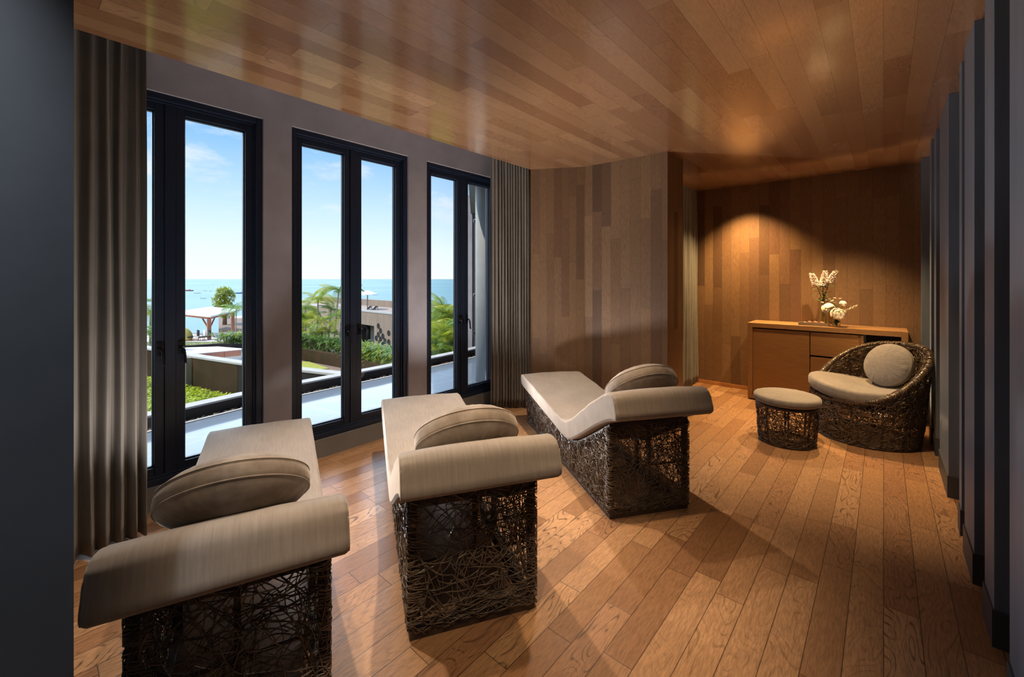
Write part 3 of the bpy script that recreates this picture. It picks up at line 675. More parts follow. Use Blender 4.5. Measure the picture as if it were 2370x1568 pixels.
# small vase with peonies
wx, wy = -.405, 6.085
b = MB(); b.lathe([(.001, 0), (.034, 0), (.039, .02), (.041, .06), (.040, .125), (.037, .125), (.038, .06), (.035, .02), (.001, .012)], k=40); v2 = b.build('glass_vase', M['vase'], None, smooth=True); v2.location = (wx, wy, TZ); tag(v2, 'short clear round vase holding white peonies', 'vase')
def peony(loc, R, lb, tilt):
    r = empty('peony', loc); tag(r, lb, 'flower', 'white flowers in the short vase'); m = MB(); rn = random.Random(int(loc[0]*1e4))
    for layer in range(6):
        lr = R*(1-.13*layer); n_ = 9-layer
        for q in range(n_):
            a = 2*PI*q/n_ + layer*.6 + rn.uniform(-.2, .2); sR = rn.uniform(.82, 1.12); rf = rn.uniform(0, 6); Mx = Matrix.Rotation(tilt[1], 3, 'Y') @ Matrix.Rotation(tilt[0], 3, 'X') @ Matrix.Rotation(a, 3, 'Z'); vs = []; G = 6
            el = .1 + layer*.24 + rn.uniform(-.1, .1)
            for i in range(G+1):
                for j in range(G+1):
                    u = i/G; w = (j/G-.5)*2; th = el + u*(1.05); wd = .62*math.sin(PI*(.12+.74*u))
                    p = Vector((lr*math.cos(th*1.0-.35)*math.cos(w*wd), lr*math.cos(th-.35)*math.sin(w*wd), lr*math.sin(th-.35)))
                    p *= sR*(1 + .09*math.sin(w*6+rf)*u*u); vs.append(Mx @ p)
            m.add(vs, [(i*(G+1)+j, i*(G+1)+j+1, (i+1)*(G+1)+j+1, (i+1)*(G+1)+j) for i in range(G) for j in range(G)])
    m.build('petals', M['petal'], r, smooth=True)
    s_ = MB(); L0 = Vector(loc); s_.tube([Vector((0, 0, -R*.3)), Vector((wx-L0.x, wy-L0.y, TZ+.1-L0.z))*.7, Vector((wx-L0.x, wy-L0.y, TZ+.02-L0.z))], .003, 6); s_.build('stem', M['stem'], r)
peony((-.478, 6.06, 1.155), .064, 'large white peony on the left of the short vase', (-.5, -.5))
peony((-.385, 6.02, 1.105), .068, 'large cream peony at the front of the short vase', (1.0, .3))
peony((-.345, 6.10, 1.215), .038, 'small white ranunculus above the cream peony', (-.3, .3))
heads = [(-.535, 6.07, 1.225, .018), (-.42, 6.1, 1.275, .020), (-.375, 6.12, 1.272, .018), (-.452, 6.1, 1.237, .022), (-.425, 6.11, 1.225, .018), (-.47, 6.12, 1.262, .015), (-.50, 6.1, 1.25, .015), (-.44, 6.13, 1.25, .016)]
wheres = ['lowest at the far left', 'topmost centre', 'topmost right', 'centre left', 'centre right', 'upper left', 'left above the peony', 'at the back']
for (x, y, z, R), wd in zip(heads, wheres):
    r = empty('filler_flower', (x, y, z)); tag(r, 'tiny white cluster flower in the short vase bouquet, ' + wd, 'flower', 'small filler flowers')
    m = MB()
    for q in range(40):
        a = rnd.uniform(0, 2*PI); e = rnd.uniform(0, 1.2); d = Vector((math.cos(a)*math.cos(e), math.sin(a)*math.cos(e), math.sin(e)*.6)); blade(m, d*R*.6, d, R*.5, R*.45, .2, 2)
    m.build('florets', M['petal_p'], r)
    m = MB(); m.tube([(0, 0, 0), ((wx-x)*.5, (wy-y)*.5, (TZ+.1-z)*.6), (wx-x, wy-y, TZ+.04-z)], .0018, 5); m.build('stem', M['stem'], r)
r = empty('spray', (wx, wy, TZ)); tag(r, 'long arching spray of tiny white blossoms leaning right from short vase', 'flower')
m = MB(); m.tube([(0, 0, .05), (.06, 0, .16), (.12, 0, .225), (.175, 0, .245)], .002, 5); m.build('stem', M['stem'], r)
m = MB()
for q in range(46):
    t = q/45; p = Vector((.06+.12*t, rnd.uniform(-.01, .01), .16+.085*t**.7+rnd.uniform(-.008, .008)))
    for k_ in range(3): blade(m, p, (rnd.uniform(-1, 1), rnd.uniform(-1, 1), rnd.uniform(-.5, 1)), .014, .010, .2, 2)
m.build('florets', M['petal'], r)
r = empty('vase_foliage', (wx, wy, TZ)); tag(r, 'green leaves crowding the mouth and inside of the short vase', 'leaf')
m = MB()
for q in range(26):
    a = rnd.uniform(0, 2*PI); blade(m, (rnd.uniform(-.02, .02), rnd.uniform(-.02, .02), rnd.uniform(.01, .1)), (math.cos(a)*.6, math.sin(a)*.6, rnd.uniform(.3, 1.2)), rnd.uniform(.03, .09), .022, .8, 4)
m.build('leaves', M['leafv'], r)

# ================================================================== OUTSIDE
FV = Vector((-math.sin(YAW), math.cos(YAW), 0)); RV = Vector((math.cos(YAW), math.sin(YAW), 0))
def site(u, D, v=None, z=None):      # a spot in the garden at D metres from the eye point along sight line column u
    p = FV*D + RV*((u-1185)/F_PX*D); p.z = (CAM_H - (v-646)*D/F_PX) if v is not None else (z or 0); return p
# reflecting pool, kerb, pebbles
cur = [(-5.30, -3.0), (-5.33, -.3), (-5.37, .6), (-5.44, 1.1), (-5.55, 1.67), (-5.62, 2.33), (-5.68, 3.6), (-5.74, 4.5), (-5.82, 5.3), (-5.95, 6.1), (-6.2, 7.2)]
b = MB(); b.prism([(-3.8, 7.2), (-3.8, -3.0)] + cur, -.15, .0); o = b.build('reflecting_pool', M['pool']); struct(o)
def offs(path, d):
    out = []
    for i, p in enumerate(path):
        a = Vector(path[max(0, i-1)]); c = Vector(path[min(len(path)-1, i+1)]); t = (c-a).normalized(); out.append((p[0]-t.y*d, p[1]+t.x*d))
    return out
def strip(mb, path, d0, d1, z0, z1):
    A, B_ = offs(path, d0), offs(path, d1)
    for i in range(len(path)-1): mb.prism([A[i], B_[i], B_[i+1], A[i+1]][::-1], z0, z1)
b = MB(); strip(b, cur, .0, .03, -.15, .012); o = b.build('pool_edge', M['white_stone']); struct(o)
b = MB(); strip(b, cur, .03, .12, -.15, -.01); o = b.build('pebble_bed', M['pebble']); tag(o, 'dark pebbles in the narrow channel between pool and kerb', 'pebbles', kind='stuff')
rnd = random.Random(3); b = MB(); path = offs(cur, .075)
for i in range(420):
    t = rnd.uniform(0, len(path)-1.01); k_ = int(t); p = Vector(path[k_]).lerp(Vector(path[k_+1]), t-k_); s_ = rnd.uniform(.012, .028)
    b.lathe([(.001, -s_*.5), (s_, -s_*.1), (s_*.8, s_*.35), (.001, s_*.5)], c=(p.x+rnd.uniform(-.03, .03), p.y, .0+s_*.3), k=6)
pb = b.build('loose_pebbles', M['pebble'], o, smooth=True)
b = MB(); strip(b, cur, .12, .27, -.7, .115); kb = b.build('pool_kerb', M['black_panel']); struct(kb)
b = MB(); strip(b, cur, .118, .29, .115, .135); cp = b.build('kerb_coping', M['concrete']); struct(cp)
# soffit over the facade, column and timber screen at the end of the pool
b = MB(); b.box((-4.58, -3.0, 2.9), (-3.8, 4.3, 3.1)); b.prism([(-3.8, 4.3), (-3.8, 6.9), (-7.3, 6.9), (-4.6, 4.3)], 2.9, 3.1); struct(b.build('roof_soffit', noisy('soffit', (.30, .31, .29), (.34, .35, .33), 3, .8)))  # strip above the windows is unseen, added to keep sun off the floor
b = MB(); b.lathe([(.17, -.4), (.17, 2.9)], k=48); col_ = b.build('column', noisy('grey_column', (.34, .35, .35), (.40, .41, .41), 4, .7), None, smooth=True); col_.location = (-4.42, 4.50, 0); tag(col_, 'round pale grey outdoor column standing in the pool', 'column')
r = empty('timber_screen', (-5.12, 6.3, 0)); tag(r, 'dark slatted timber screen beyond the round column, with small metal brackets', 'screen')
b = MB(); b.box((-1.5, 0, 0), (1.3, .06, 3.2)); b.build('slats', M['dkwood'], r)
b = MB(); b.box((-1.62, -.03, 0), (-1.48, .07, 3.3)); b.build('edge_post', M['plaster'], r)
for zz in (.38, 1.18, 2.75):
    b = MB(); b.box((-1.42, -.05, zz), (-.2, .0, zz+.012)); b.box((-1.42, -.05, zz-.05), (-1.41, 0, zz)); o = b.build('bracket', M['chrome'], r)

# sunken lawn of ground cover and its walls
LZ = -.6
b = MB(); b.prism([(-5.6, -3.5), (-14.5, -3.5), (-14.5, 1.3), (-12.4, 1.78), (-10.1, 2.3), (-8.8, 2.62), (-6.2, 3.75), (-5.9, 3.9)][::-1], LZ-.3, LZ); o = b.build('planter_soil', M['ground']); struct(o)
rnd = random.Random(12); b = MB()
import bisect
poly = [(-5.85, -.4), (-13.2, -1.0), (-13.0, 1.45), (-12.2, 1.62), (-10.1, 2.08), (-8.8, 2.40), (-6.5, 3.2), (-6.0, 2.4)]
def inpoly(x, y, P):
    c = False; j = len(P)-1
    for i in range(len(P)):
        if (P[i][1] > y) != (P[j][1] > y) and x < (P[j][0]-P[i][0])*(y-P[i][1])/(P[j][1]-P[i][1]) + P[i][0]: c = not c
        j = i
    return c
n_ = 0
while n_ < 30000:
    x, y = rnd.uniform(-13.2, -5.7), rnd.uniform(-1, 3.6)
    if not inpoly(x, y, poly): continue
    z = LZ + .02 + rnd.uniform(0, .05) + .03*noise.noise(Vector((x*2, y*2, 0))); s_ = rnd.uniform(.016, .034); a = rnd.uniform(0, 2*PI); tx, ty = rnd.uniform(-.5, .5), rnd.uniform(-.5, .5)
    c_, q_ = math.cos(a)*s_, math.sin(a)*s_
    vs = [(x-c_, y-q_, z-(c_*tx+q_*ty)), (x+q_*.6, y-c_*.6, z+(q_*tx-c_*ty)*.6), (x+c_, y+q_, z+c_*tx+q_*ty), (x-q_*.6, y+c_*.6, z-(q_*tx-c_*ty)*.6)]
    b.add(vs, [(0, 1, 2, 3)]); n_ += 1
o = b.build('ground_cover', M['lawn']); tag(o, 'bright lime green leafy ground cover in the sunken planter', 'ground cover', kind='stuff')
wp = [(-14.6, 1.25), (-12.5, 1.80), (-10.1, 2.32), (-8.75, 2.66), (-7.5, 3.08), (-6.62, 3.38), (-5.95, 3.72)]
b = MB(); strip(b, wp[:4], -.16, 0, -3.2, -.035); struct(b.build('garden_wall', M['dark_conc']))
b = MB(); strip(b, wp[3:], -.16, 0, -3.2, -.035); struct(b.build('garden_wall_panelled', M['black_panel']))
b = MB(); strip(b, wp, -.17, .012, -.035, .0); struct(b.build('garden_wall_coping', M['concrete']))
b = MB(); b.box((-10.25, 2.05, LZ), (-10.16, 2.2, -.035)); o = b.build('wall_post', M['conc_warm']); struct(o)

# lower garden: ground, gravel, paving, planter walls
GZ = -3.0
b = MB(); b.prism([tuple(site(u, D).xy) for u, D in ((-900, 14), (-900, 30.5), (640, 30.5), (650, 30), (830, 25), (1000, 19.5), (1250, 17), (1250, 9), (1150, 7.5), (850, 7), (500, 9))], GZ-.5, GZ); struct(b.build('garden_ground', M['ground']))
b = MB(); b.prism([tuple(site(u, D).xy) for u, D in ((640, 24), (640, 62), (1250, 62), (1250, 14))], -6.2, -5.7); struct(b.build('lower_ground', M['ground']))
def flat(name, pts, z0, z1, mat, label=None, kind='structure'):
    b = MB(); P = [tuple(site(u, 0).xy) if 0 else tuple(p) for p in pts]; b.prism(P, z0, z1); o = b.build(name, mat); o['kind'] = kind
    if label: o['label'] = label
    return o
def gp(u, v, z):      # point of the level z seen at (u, v)
    D = (CAM_H-z)*F_PX/(v-646); p = site(u, D); return (p.x, p.y)
flat('gravel_bed', [gp(650, 826, GZ), gp(694, 829, GZ), gp(790, 848, GZ), gp(850, 858, GZ), gp(850, 880, GZ), gp(640, 860, GZ)], GZ, GZ+.03, M['stone_gravel'])
flat('grass_patch', [gp(640, 838, GZ), gp(715, 840, GZ), gp(762, 856, GZ), gp(700, 862, GZ), gp(640, 858, GZ)], GZ+.03, GZ+.06, M['grass'])
# white paved terrace with salmon brick riser
flat('paved_terrace', [gp(380, 806, GZ+.6), gp(505, 802.5, GZ+.6), gp(560, 807, GZ+.6), gp(558, 809.6, GZ+.6), gp(438, 820.5, GZ+.6), gp(380, 822, GZ+.6)], GZ, GZ+.6, M['white_stone'])
b = MB()
p0, p1 = Vector((*gp(440, 820.5, GZ+.6), 0)), Vector((*gp(558, 809.7, GZ+.6), 0)); nn = -(FV*.05)
for i in range(3):
    a, c = p0.lerp(p1, i/3+.006), p0.lerp(p1, (i+1)/3-.006); b.prism([(a.x, a.y), (c.x, c.y), (c.x+nn.x, c.y+nn.y), (a.x+nn.x, a.y+nn.y)], GZ+.28, GZ+.57)
struct(b.build('brick_riser', M['brick']))
flat('paved_path', [gp(470, 836, GZ+.02), gp(562, 817, GZ+.02), gp(600, 820, GZ+.02), gp(600, 832, GZ+.02), gp(520, 850, GZ+.02)], GZ, GZ+.02, M['white_stone'])
def planter(name, top, z, h, t, mat):
    P = [gp(u, v, z) for u, v in top]; b = MB()
    for i in range(len(P)-1):
        a, c = Vector(P[i]), Vector(P[i+1]); n = Vector((-(c-a).y, (c-a).x)).normalized()*t
        if n.dot(FV.xy) < 0: n = -n
        b.prism([tuple(a), tuple(c), tuple(c+n), tuple(a+n)], z-h, z)
    o = b.build(name, mat); struct(o); return o
planter('planter_wall', [(600, 802), (694, 808), (787, 823), (846, 838), (905, 853), (960, 866)], -2.35, .75, .25, M['dark_conc'])
planter('planter_wall_far', [(330, 802), (430, 801), (500, 796.5), (565, 796.5), (640, 800)], -2.55, .5, .25, M['black_panel'])

# foliage
def tuft(mb, p, R, n, L, w, rnd, up=.6):
    for i in range(n):
        a = rnd.uniform(0, 2*PI); e = rnd.uniform(.1, 1.3); d = (math.cos(a)*math.cos(e), math.sin(a)*math.cos(e), math.sin(e)*up+.15)
        blade(mb, p, d, L*rnd.uniform(.7, 1.2), w*rnd.uniform(.8, 1.2), 1.1, 3)
def bush(name, pts, label, cat, mat, rnd, R=.5, H=1.0, n=9, L=.42, w=.05, dens=16, group=None, mat2=None):
    """row of fan-leaved plants following pts (x,y,z)"""
    r = empty(name, pts[0]); tag(r, label, cat, group); m = MB(); m2 = MB(); o0 = Vector(pts[0])
    for i in range(len(pts)-1):
        a, c = Vector(pts[i]), Vector(pts[i+1]); k_ = max(1, int((c-a).length*dens))
        for q in range(k_):
            p = a.lerp(c, rnd.random()) - o0 + Vector((rnd.uniform(-R, R), rnd.uniform(-R, R), H*rnd.uniform(.0, 1)**.7 - .22))
            tuft(m2 if (mat2 and rnd.random() < .4) else m, p, R, n, L, w, rnd)
    m.build('foliage', mat, r)
    if mat2: m2.build('foliage', mat2, r)
    return r
rnd = random.Random(40)
def g3(u, v, z): x, y = gp(u, v, z); return (x, y, z)
def back(p, d): return (p[0]+FV.x*d, p[1]+FV.y*d, p[2])
bush('hedge', [back(g3(u, v, -2.35), 1.2) for u, v in ((600, 802), (694, 808), (740, 815), (787, 823))], 'leafy green hedge under the palms behind the long dark planter wall', 'hedge', M['leaf_g'], rnd, .5, .8, 10, .42, .05, 90, mat2=M['leaf_d'])
bush('hedge', [back(g3(u, v, -2.35), .85) for u, v in ((800, 826), (846, 838), (905, 853), (960, 866))], 'bright leafy hedge in front of the concrete building with round holes', 'hedge', M['leaf_g'], rnd, .45, .8, 10, .38, .045, 110, mat2=M['leaf_y'])
bush('hedge', [back(g3(u, v, -2.55), .95) for u, v in ((488, 797), (520, 796.5), (565, 796.5), (620, 797))], 'dense fan-leaved hedge below the timber pavilion', 'hedge', M['leaf_g'], rnd, .5, .75, 10, .40, .05, 95, mat2=M['leaf_y'])
bush('low_planting', [back(g3(u, v, -2.6), .8) for u, v in ((350, 800), (430, 799), (465, 798))], 'low yellow-green plants left of the pavilion hedge', 'plants', M['leaf_y'], rnd, .4, .15, 8, .25, .04, 40)

def frond(L, n, w, droop, rnd):
    m = MB(); d = Vector((1, 0, .9)).normalized(); p = Vector((0, 0, 0)); pts = [p.copy()]
    for i in range(n): d = (d + Vector((0, 0, -droop/n))).normalized(); p = p + d*L/n; pts.append(p.copy())
    m.tube(pts, .018, 4, r1=.005)
    for i in range(2, n+1):
        t = i/n; ll = L*.42*math.sin(PI*min(.96, .18+t*.75)); dr = (pts[i]-pts[i-1]).normalized()
        for s_ in (-1, 1): blade(m, pts[i], (dr*.7 + Vector((0, s_, .12))), ll, w, .9, 3)
    return m
fr_meshes = []
for q, (L, dr) in enumerate(((1.5, 1.6), (1.7, 2.1), (1.3, 1.2))):
    for mt in ('leaf_y', 'leaf_g'):
        o = frond(L, 22, .036, dr, rnd).build('frond', M[mt], None, link=False); fr_meshes.append(o.data); bpy.data.objects.remove(o)
def palm(base, H, label, n=16, sc=1.0, seed=0, group='palms in the garden', yellow=.6, tr=.06):
    rn = random.Random(seed); r = empty('palm_tree', base); tag(r, label, 'palm tree', group)
    m = MB(); lx, ly = rn.uniform(-.25, .25), rn.uniform(-.25, .25); m.tube([(0, 0, 0), (lx*.3, ly*.3, H*.4), (lx*.7, ly*.7, H*.75), (lx, ly, H)], tr, 8, r1=tr*.6); m.build('trunk', M['bark'], r, smooth=True)
    for i in range(n):
        k_ = rn.randrange(3)*2 + (0 if rn.random() < yellow else 1)
        o = bpy.data.objects.new('frond', fr_meshes[k_]); COL.objects.link(o); o.parent = r; o.location = (lx, ly, H-.05)
        s_ = sc*rn.uniform(.75, 1.1); o.scale = (s_, s_, s_); o.rotation_euler = (rn.uniform(-.3, .3), rn.uniform(-.75, .55), 2*PI*i/n + rn.uniform(-.3, .3))
    return r
def gpz(u, D, z): p = site(u, D); return (p.x, p.y, z)
pl = [(733, 27, 690, 'yellow-tipped palm at the centre of the middle window left pane', 1.0, 1), (772, 26, 672, 'tallest palm beside the central mullion of the middle window', 1.15, 2), (708, 28, 712, 'shorter palm at the left edge of the middle window', .9, 3),
      (752, 25, 745, 'low young palm between the two taller middle palms', .8, 4), (785, 25, 735, 'low dark palm against the mullion of the middle window', .9, 5), (700, 26, 760, 'low palm in front of the round-hole wall at the far left', .8, 15), (735, 24.5, 775, 'lowest young palm above the hedge', .7, 16),
      (722, 27.5, 735, 'mid-height palm between the centre palm and the left edge', .8, 18), (760, 27.5, 715, 'slim palm right of the centre palm', .8, 19), (697, 26.5, 735, 'dark palm half behind the left frame of the middle window', .85, 20), (760, 24.8, 768, 'young palm low on the right in the middle window', .7, 21)]
for u, D, v, lb, sc, sd_ in pl: palm(gpz(u, D, GZ), site(u, D, v).z - GZ, lb, 15, sc*.8, sd_, yellow=.6)
pr = [(1012, 16, 712, 'yellow palm at the left of the third window', .8, 6), (1045, 15, 728, 'palm with drooping fronds at the right of the third window', .8, 7), (1000, 14, 752, 'low palm beside the left frame of the third window', .75, 8),
      (1030, 13.5, 768, 'dark low palm above the kerb in the third window', .75, 9), (1055, 14, 775, 'low palm against the mullion of the third window', .7, 10), (1012, 12.5, 800, 'lowest young palm just above the kerb in the third window', .6, 17),
      (1028, 15.5, 735, 'palm in the middle of the third window', .8, 22), (1003, 13, 785, 'young palm low on the left in the third window', .7, 23), (1040, 13, 790, 'young dark palm low on the right in the third window', .7, 24)]
for u, D, v, lb, sc, sd_ in pr: palm(gpz(u, D, GZ), site(u, D, v).z - GZ, lb, 15, sc*.8, sd_, yellow=.5)
bush('shrub', [gpz(985, 13, -1.6), gpz(1065, 12.5, -1.6)], 'dark green shrubs below the palms in the third window', 'shrub', M['leaf_d'], rnd, .8, 1.3, 10, .42, .05, 130, mat2=M['leaf_g'])
palm(gpz(347, 25, GZ), site(347, 25, 722).z-GZ, 'palm beside the left curtain, half hidden', 12, .8, 11, yellow=.7)
palm(gpz(356, 24, GZ), site(356, 24, 700).z-GZ, 'taller dark palm just left of the first mullion', 9, .6, 12, yellow=.1)
bush('shrub', [gpz(330, 23, GZ+.2), gpz(375, 23, GZ+.2)], 'leafy shrub beside the left curtain above the garden wall', 'shrub', M['leaf_g'], rnd, .7, 1.9, 9, .45, .07, 50, mat2=M['leaf_y'])
palm(gpz(545, 33, -4.6), site(545, 33, 712).z+4.6, 'single slender palm beside the right post of the pavilion', 10, .95, 13, yellow=.4, tr=.05)
# broadleaf tree behind the pavilion
r = empty('broadleaf_tree', gpz(520, 66, -5.6)); tag(r, 'round-crowned broadleaf tree rising behind the timber pavilion', 'tree')
m = MB(); m.tube([(0, 0, 0), (.1, 0, 1.5), (-.2, .1, 3), (.3, 0, 4.2)], .32, 8, r1=.12)
for a in range(6): m.tube([(0, 0, 1.2+a*.3), (math.cos(a*1.1)*1.0, math.sin(a*1.1)*1.0, 2.4+a*.3), (math.cos(a*1.1)*1.8, math.sin(a*1.1)*1.8, 3.1+a*.3)], .09, 6, r1=.03)
m.build('trunk', noisy('brown_bark', (.16, .09, .06), (.28, .16, .11), 6, .9), r, smooth=True)
m = MB(); rb_ = [((0, 0, 4.6), 1.3), ((1.0, .3, 4.2), .9), ((-1.1, 0, 3.3), .9), ((-1.6, .2, 2.9), .6), ((1.5, 0, 2.9), .8), ((.3, -.8, 3.6), 1.0), ((.2, .2, 1.8), .9), ((.9, 0, 5.0), .7), ((-.5, 0, 5.1), .7), ((.9, -.3, 1.8), .6)]
for c, R in rb_:
    for q in range(int(300*R*R)):
        d = Vector((rnd.gauss(0, 1), rnd.gauss(0, 1), rnd.gauss(0, 1))).normalized(); p = Vector(c) + d*R*rnd.uniform(.75, 1.05)
        for k_ in range(2): blade(m, p, (rnd.uniform(-1, 1), rnd.uniform(-1, 1), rnd.uniform(-.4, 1)), .26, .15, .4, 2)
m.build('crown', M['leaf_y'], r)

# timber pavilion on a lower deck
r = empty('pavilion', gpz(484, 48, -5.3)); tag(r, 'open timber pavilion with white roof and red-brown posts near the sea', 'pavilion')
o_ = Vector(gpz(484, 48, 0))
def lp(u, D, z): p = Vector(gpz(u, D, z)) - o_; return (p.x, p.y, z+5.3)
zt = site(484, 48, 737).z; zl = -5.3
for k_, (u, D) in enumerate(((484, 48), (539, 56), (410, 53))):
    b = MB(); p = lp(u, D, -5.3); h_ = zt+5.3; b.box((p[0]-.17, p[1]-.17, 0), (p[0]+.17, p[1]+.17, h_)); b.build('post', M['redwood'], r)
b = MB()
for (u0, D0, u1, D1) in ((484, 48, 410, 53), (484, 48, 540, 56.3)):
    a, c = Vector(lp(u0, D0, zt)), Vector(lp(u1, D1, zt)); b.tube([a, c], .14, 4)
    d = (c-a).normalized(); b.tube([a - Vector((0, 0, 1.3)), a + d*1.9], .09, 4)
for k_ in range(12):
    t = k_/11; a = Vector(lp(484, 48, zt+.1)).lerp(Vector(lp(540, 56.3, zt+.1)), t); n = Vector(lp(410, 53, zt+.1)) - Vector(lp(484, 48, zt+.1)); b.tube([a - n.normalized()*.7, a + n], .06, 4)
b.build('beams', M['redwood'], r)
b = MB(); q4 = [lp(487, 46.5, zt+.22), lp(558, 57, zt+.22), lp(485, 62, zt+.22), lp(400, 52, zt+.22)]
ap = lp(490, 54, zt+.75)
vs = [Vector(p) for p in q4] + [Vector(p)+Vector((0, 0, .16)) for p in q4] + [Vector(ap)]
b.add(vs, [(3, 2, 1, 0), (0, 1, 5, 4), (1, 2, 6, 5), (2, 3, 7, 6), (3, 0, 4, 7), (4, 5, 8), (5, 6, 8), (6, 7, 8), (7, 4, 8)]); b.build('roof', M['roofwhite'], r)
flat('pavilion_deck', [tuple(site(u, D).xy) for u, D in ((340, 44), (500, 44), (640, 47), (640, 56.5), (480, 53.5), (340, 53.5))], -5.6, -5.3, M['white_stone'])
flat('shore_terrace', [tuple(site(u, D).xy) for u, D in ((506, 60), (640, 59), (640, 82), (506, 82))], -9, -5.6, M['stone_gravel'])
b = MB(); c0 = site(425, 47, None, -5.3)
r = empty('lounge_shell', c0); tag(r, 'yellow rounded shell seat left of the pavilion post', 'seat')
m = MB(); m.lathe([(.8, 0), (.85, .4), (.75, .8), (.45, 1.2), (.15, 1.4), (.01, 1.45)], k=24); m.build('hood', simple('yellow_shell', (.62, .5, .12), .7), r, smooth=True)
m = MB(); m.lathe([(.5, .3), (.5, .8), (.01, .82)], c=(.3, -.75, 0), k=20); m.build('cushion', simple('teal_cushion', (.05, .25, .3), .8), r)
for k_, (u, lb) in enumerate(((446, 'dark slatted deck chair nearest the yellow shell seat'), (461, 'white deck chair with dark headrest in the middle'), (472, 'dark deck chair beside the pavilion post'))):
    r = empty('deck_chair', gpz(u, 47, -5.3)); tag(r, lb, 'deck chair', 'deck chairs by the pavilion'); m = MB(); m.box((-.35, -.5, .35), (.35, .5, .45)); m.box((-.35, .45, .45), (.35, .55, 1.1)); m.build('seat', [M['black'], M['white'], M['black']][k_], r)
    m = MB()
    for x in (-.32, .28):
        for y in (-.45, .4): m.box((x, y, 0), (x+.05, y+.05, .35))
    m.build('legs', M['redwood'], r)
# jumble of buildings on the shore to the right of the pavilion
r = empty('beach_building', gpz(556, 78, -8.2)); tag(r, 'low pink and white beach building with sloping roof beyond the pavilion', 'building')
b = MB(); a = gpz(560, 75, -8); b.box((-2.6, -1, 0), (2.4, 3, 1.9)); b.build('wall', simple('pink_wall', (.75, .55, .5), .9), r)
b = MB(); b.prism([(-2.9, 1.9), (2.7, 1.9), (2.7, 2.1), (-.3, 2.9), (-2.9, 2.1)], -1.3, 3.3, lambda a, c, q: (a, q, c)); b.build('roof', M['roofwhite'], r)

# concrete building with round holes
r = empty('concrete_building', gpz(860, 36, GZ)); tag(r, 'board-marked concrete building with round porthole openings and roof terrace', 'building')
O = Vector(gpz(860, 36, GZ))
A = Vector(gpz(655, 50, GZ)) - O; Bq = Vector(gpz(962, 31.5, GZ)) - O; dv = (Bq-A); LW = dv.length; dv.normalize(); nv = Vector((dv.y, -dv.x, 0))
if nv.dot(FV) < 0: nv = -nv      # points away from the viewer
ztop = site(870, 36, 724).z - GZ
def fx(s, z, d=0): p = A + dv*s + nv*d; return (p.x, p.y, z)
def s_at(u):   # distance along facade where sight column u meets it
    k_ = FV + RV*((u-1185)/F_PX); k_ = Vector((k_.x, k_.y)); a = (A+O).xy; d2 = dv.xy
    det = -k_.x*d2.y + k_.y*d2.x; t = (-a.x*d2.y + a.y*d2.x)/det; P_ = k_*t
    return (P_-a).dot(d2), t
def zv(u, v): s, D = s_at(u); return CAM_H-(v-646)*D/F_PX - GZ
b = MB(); bz = -3.0
s0, D0 = s_at(828); s1, D1 = s_at(866); zl_ = zv(845, 752)
holes_px = [(876, 755, 1), (881, 766, 1), (876, 775, 1), (871, 783, 1), (881, 785.5, 1), (886.5, 778.5, 1), (891, 789.5, 1), (876, 794, 1), (886, 797, 1), (900, 771.5, 1), (900, 792, 1),
            (735, 747, 1), (727, 756, 1), (733, 765, 1), (720, 768, 1), (700, 771, 1), (779, 770, 1), (768, 768, 1), (790, 752, 1), (742, 772, 1)]
# facade as grid with holes punched by boolean-free construction: cells around each hole
cells = []
for u, v, _ in holes_px:
    s, D = s_at(u); cells.append((s, CAM_H-(v-646)*D/F_PX-GZ, .22))
bm_s = sorted(set([0.0, LW]))
m = MB(); m.add([fx(0, bz), fx(s0, bz), fx(s0, ztop), fx(0, ztop)] + [fx(0, bz, .4), fx(s0, bz, .4), fx(s0, ztop, .4), fx(0, ztop, .4)], [(0,1,2,3),(7,6,5,4),(3,2,6,7),(0,3,7,4),(1,5,6,2)])
m.add([fx(s1, bz), fx(LW, bz), fx(LW, ztop), fx(s1, ztop)] + [fx(s1, bz, .4), fx(LW, bz, .4), fx(LW, ztop, .4), fx(s1, ztop, .4)], [(0,1,2,3),(7,6,5,4),(3,2,6,7),(0,3,7,4),(1,5,6,2)])
m.add([fx(s0, zl_), fx(s1, zl_), fx(s1, ztop), fx(s0, ztop)] + [fx(s0, zl_, .4), fx(s1, zl_, .4), fx(s1, ztop, .4), fx(s0, ztop, .4)], [(0,1,2,3),(7,6,5,4),(3,2,6,7),(0,4,5,1)])
wall_o = m.build('wall', M['conc_warm'], r)
for s, z, R in cells:
    m = MB(); K = 24; out = []; inn = []
    for j in range(K):
        a = 2*PI*j/K; out.append(fx(s+R*math.cos(a), z+R*1.05*math.sin(a), -.02)); inn.append(fx(s+R*.84*math.cos(a), z+R*.88*math.sin(a), -.02))
    dp = [fx(s+R*.84*math.cos(2*PI*j/K), z+R*.88*math.sin(2*PI*j/K), -.004) for j in range(K)]
    m.add(out+inn+dp, [(j, (j+1) % K, K+(j+1) % K, K+j) for j in range(K)] + [(K+j, K+(j+1) % K, 2*K+(j+1) % K, 2*K+j) for j in range(K)] + [tuple(2*K+j for j in range(K))])
    m.build('porthole', M['dark'], r)
m = MB(); m.add([fx(s0, bz, 1.2), fx(s1, bz, 1.2), fx(s1, zl_, 1.2), fx(s0, zl_, 1.2)], [(0,1,2,3)]); m.build('lobby_wall', simple('pale_lobby', (.45, .44, .4), .8), r)
sa, sb, sc_, sd2 = s_at(842)[0], s_at(848)[0], s_at(852)[0], s_at(858)[0]
m = MB()
for q0, q1 in ((sa+.3, sb), (sd2, s1-.05)): m.add([fx(q0, bz, .9), fx(q1, bz, .9), fx(q1, zl_, .9), fx(q0, zl_, .9)], [(0,1,2,3)])
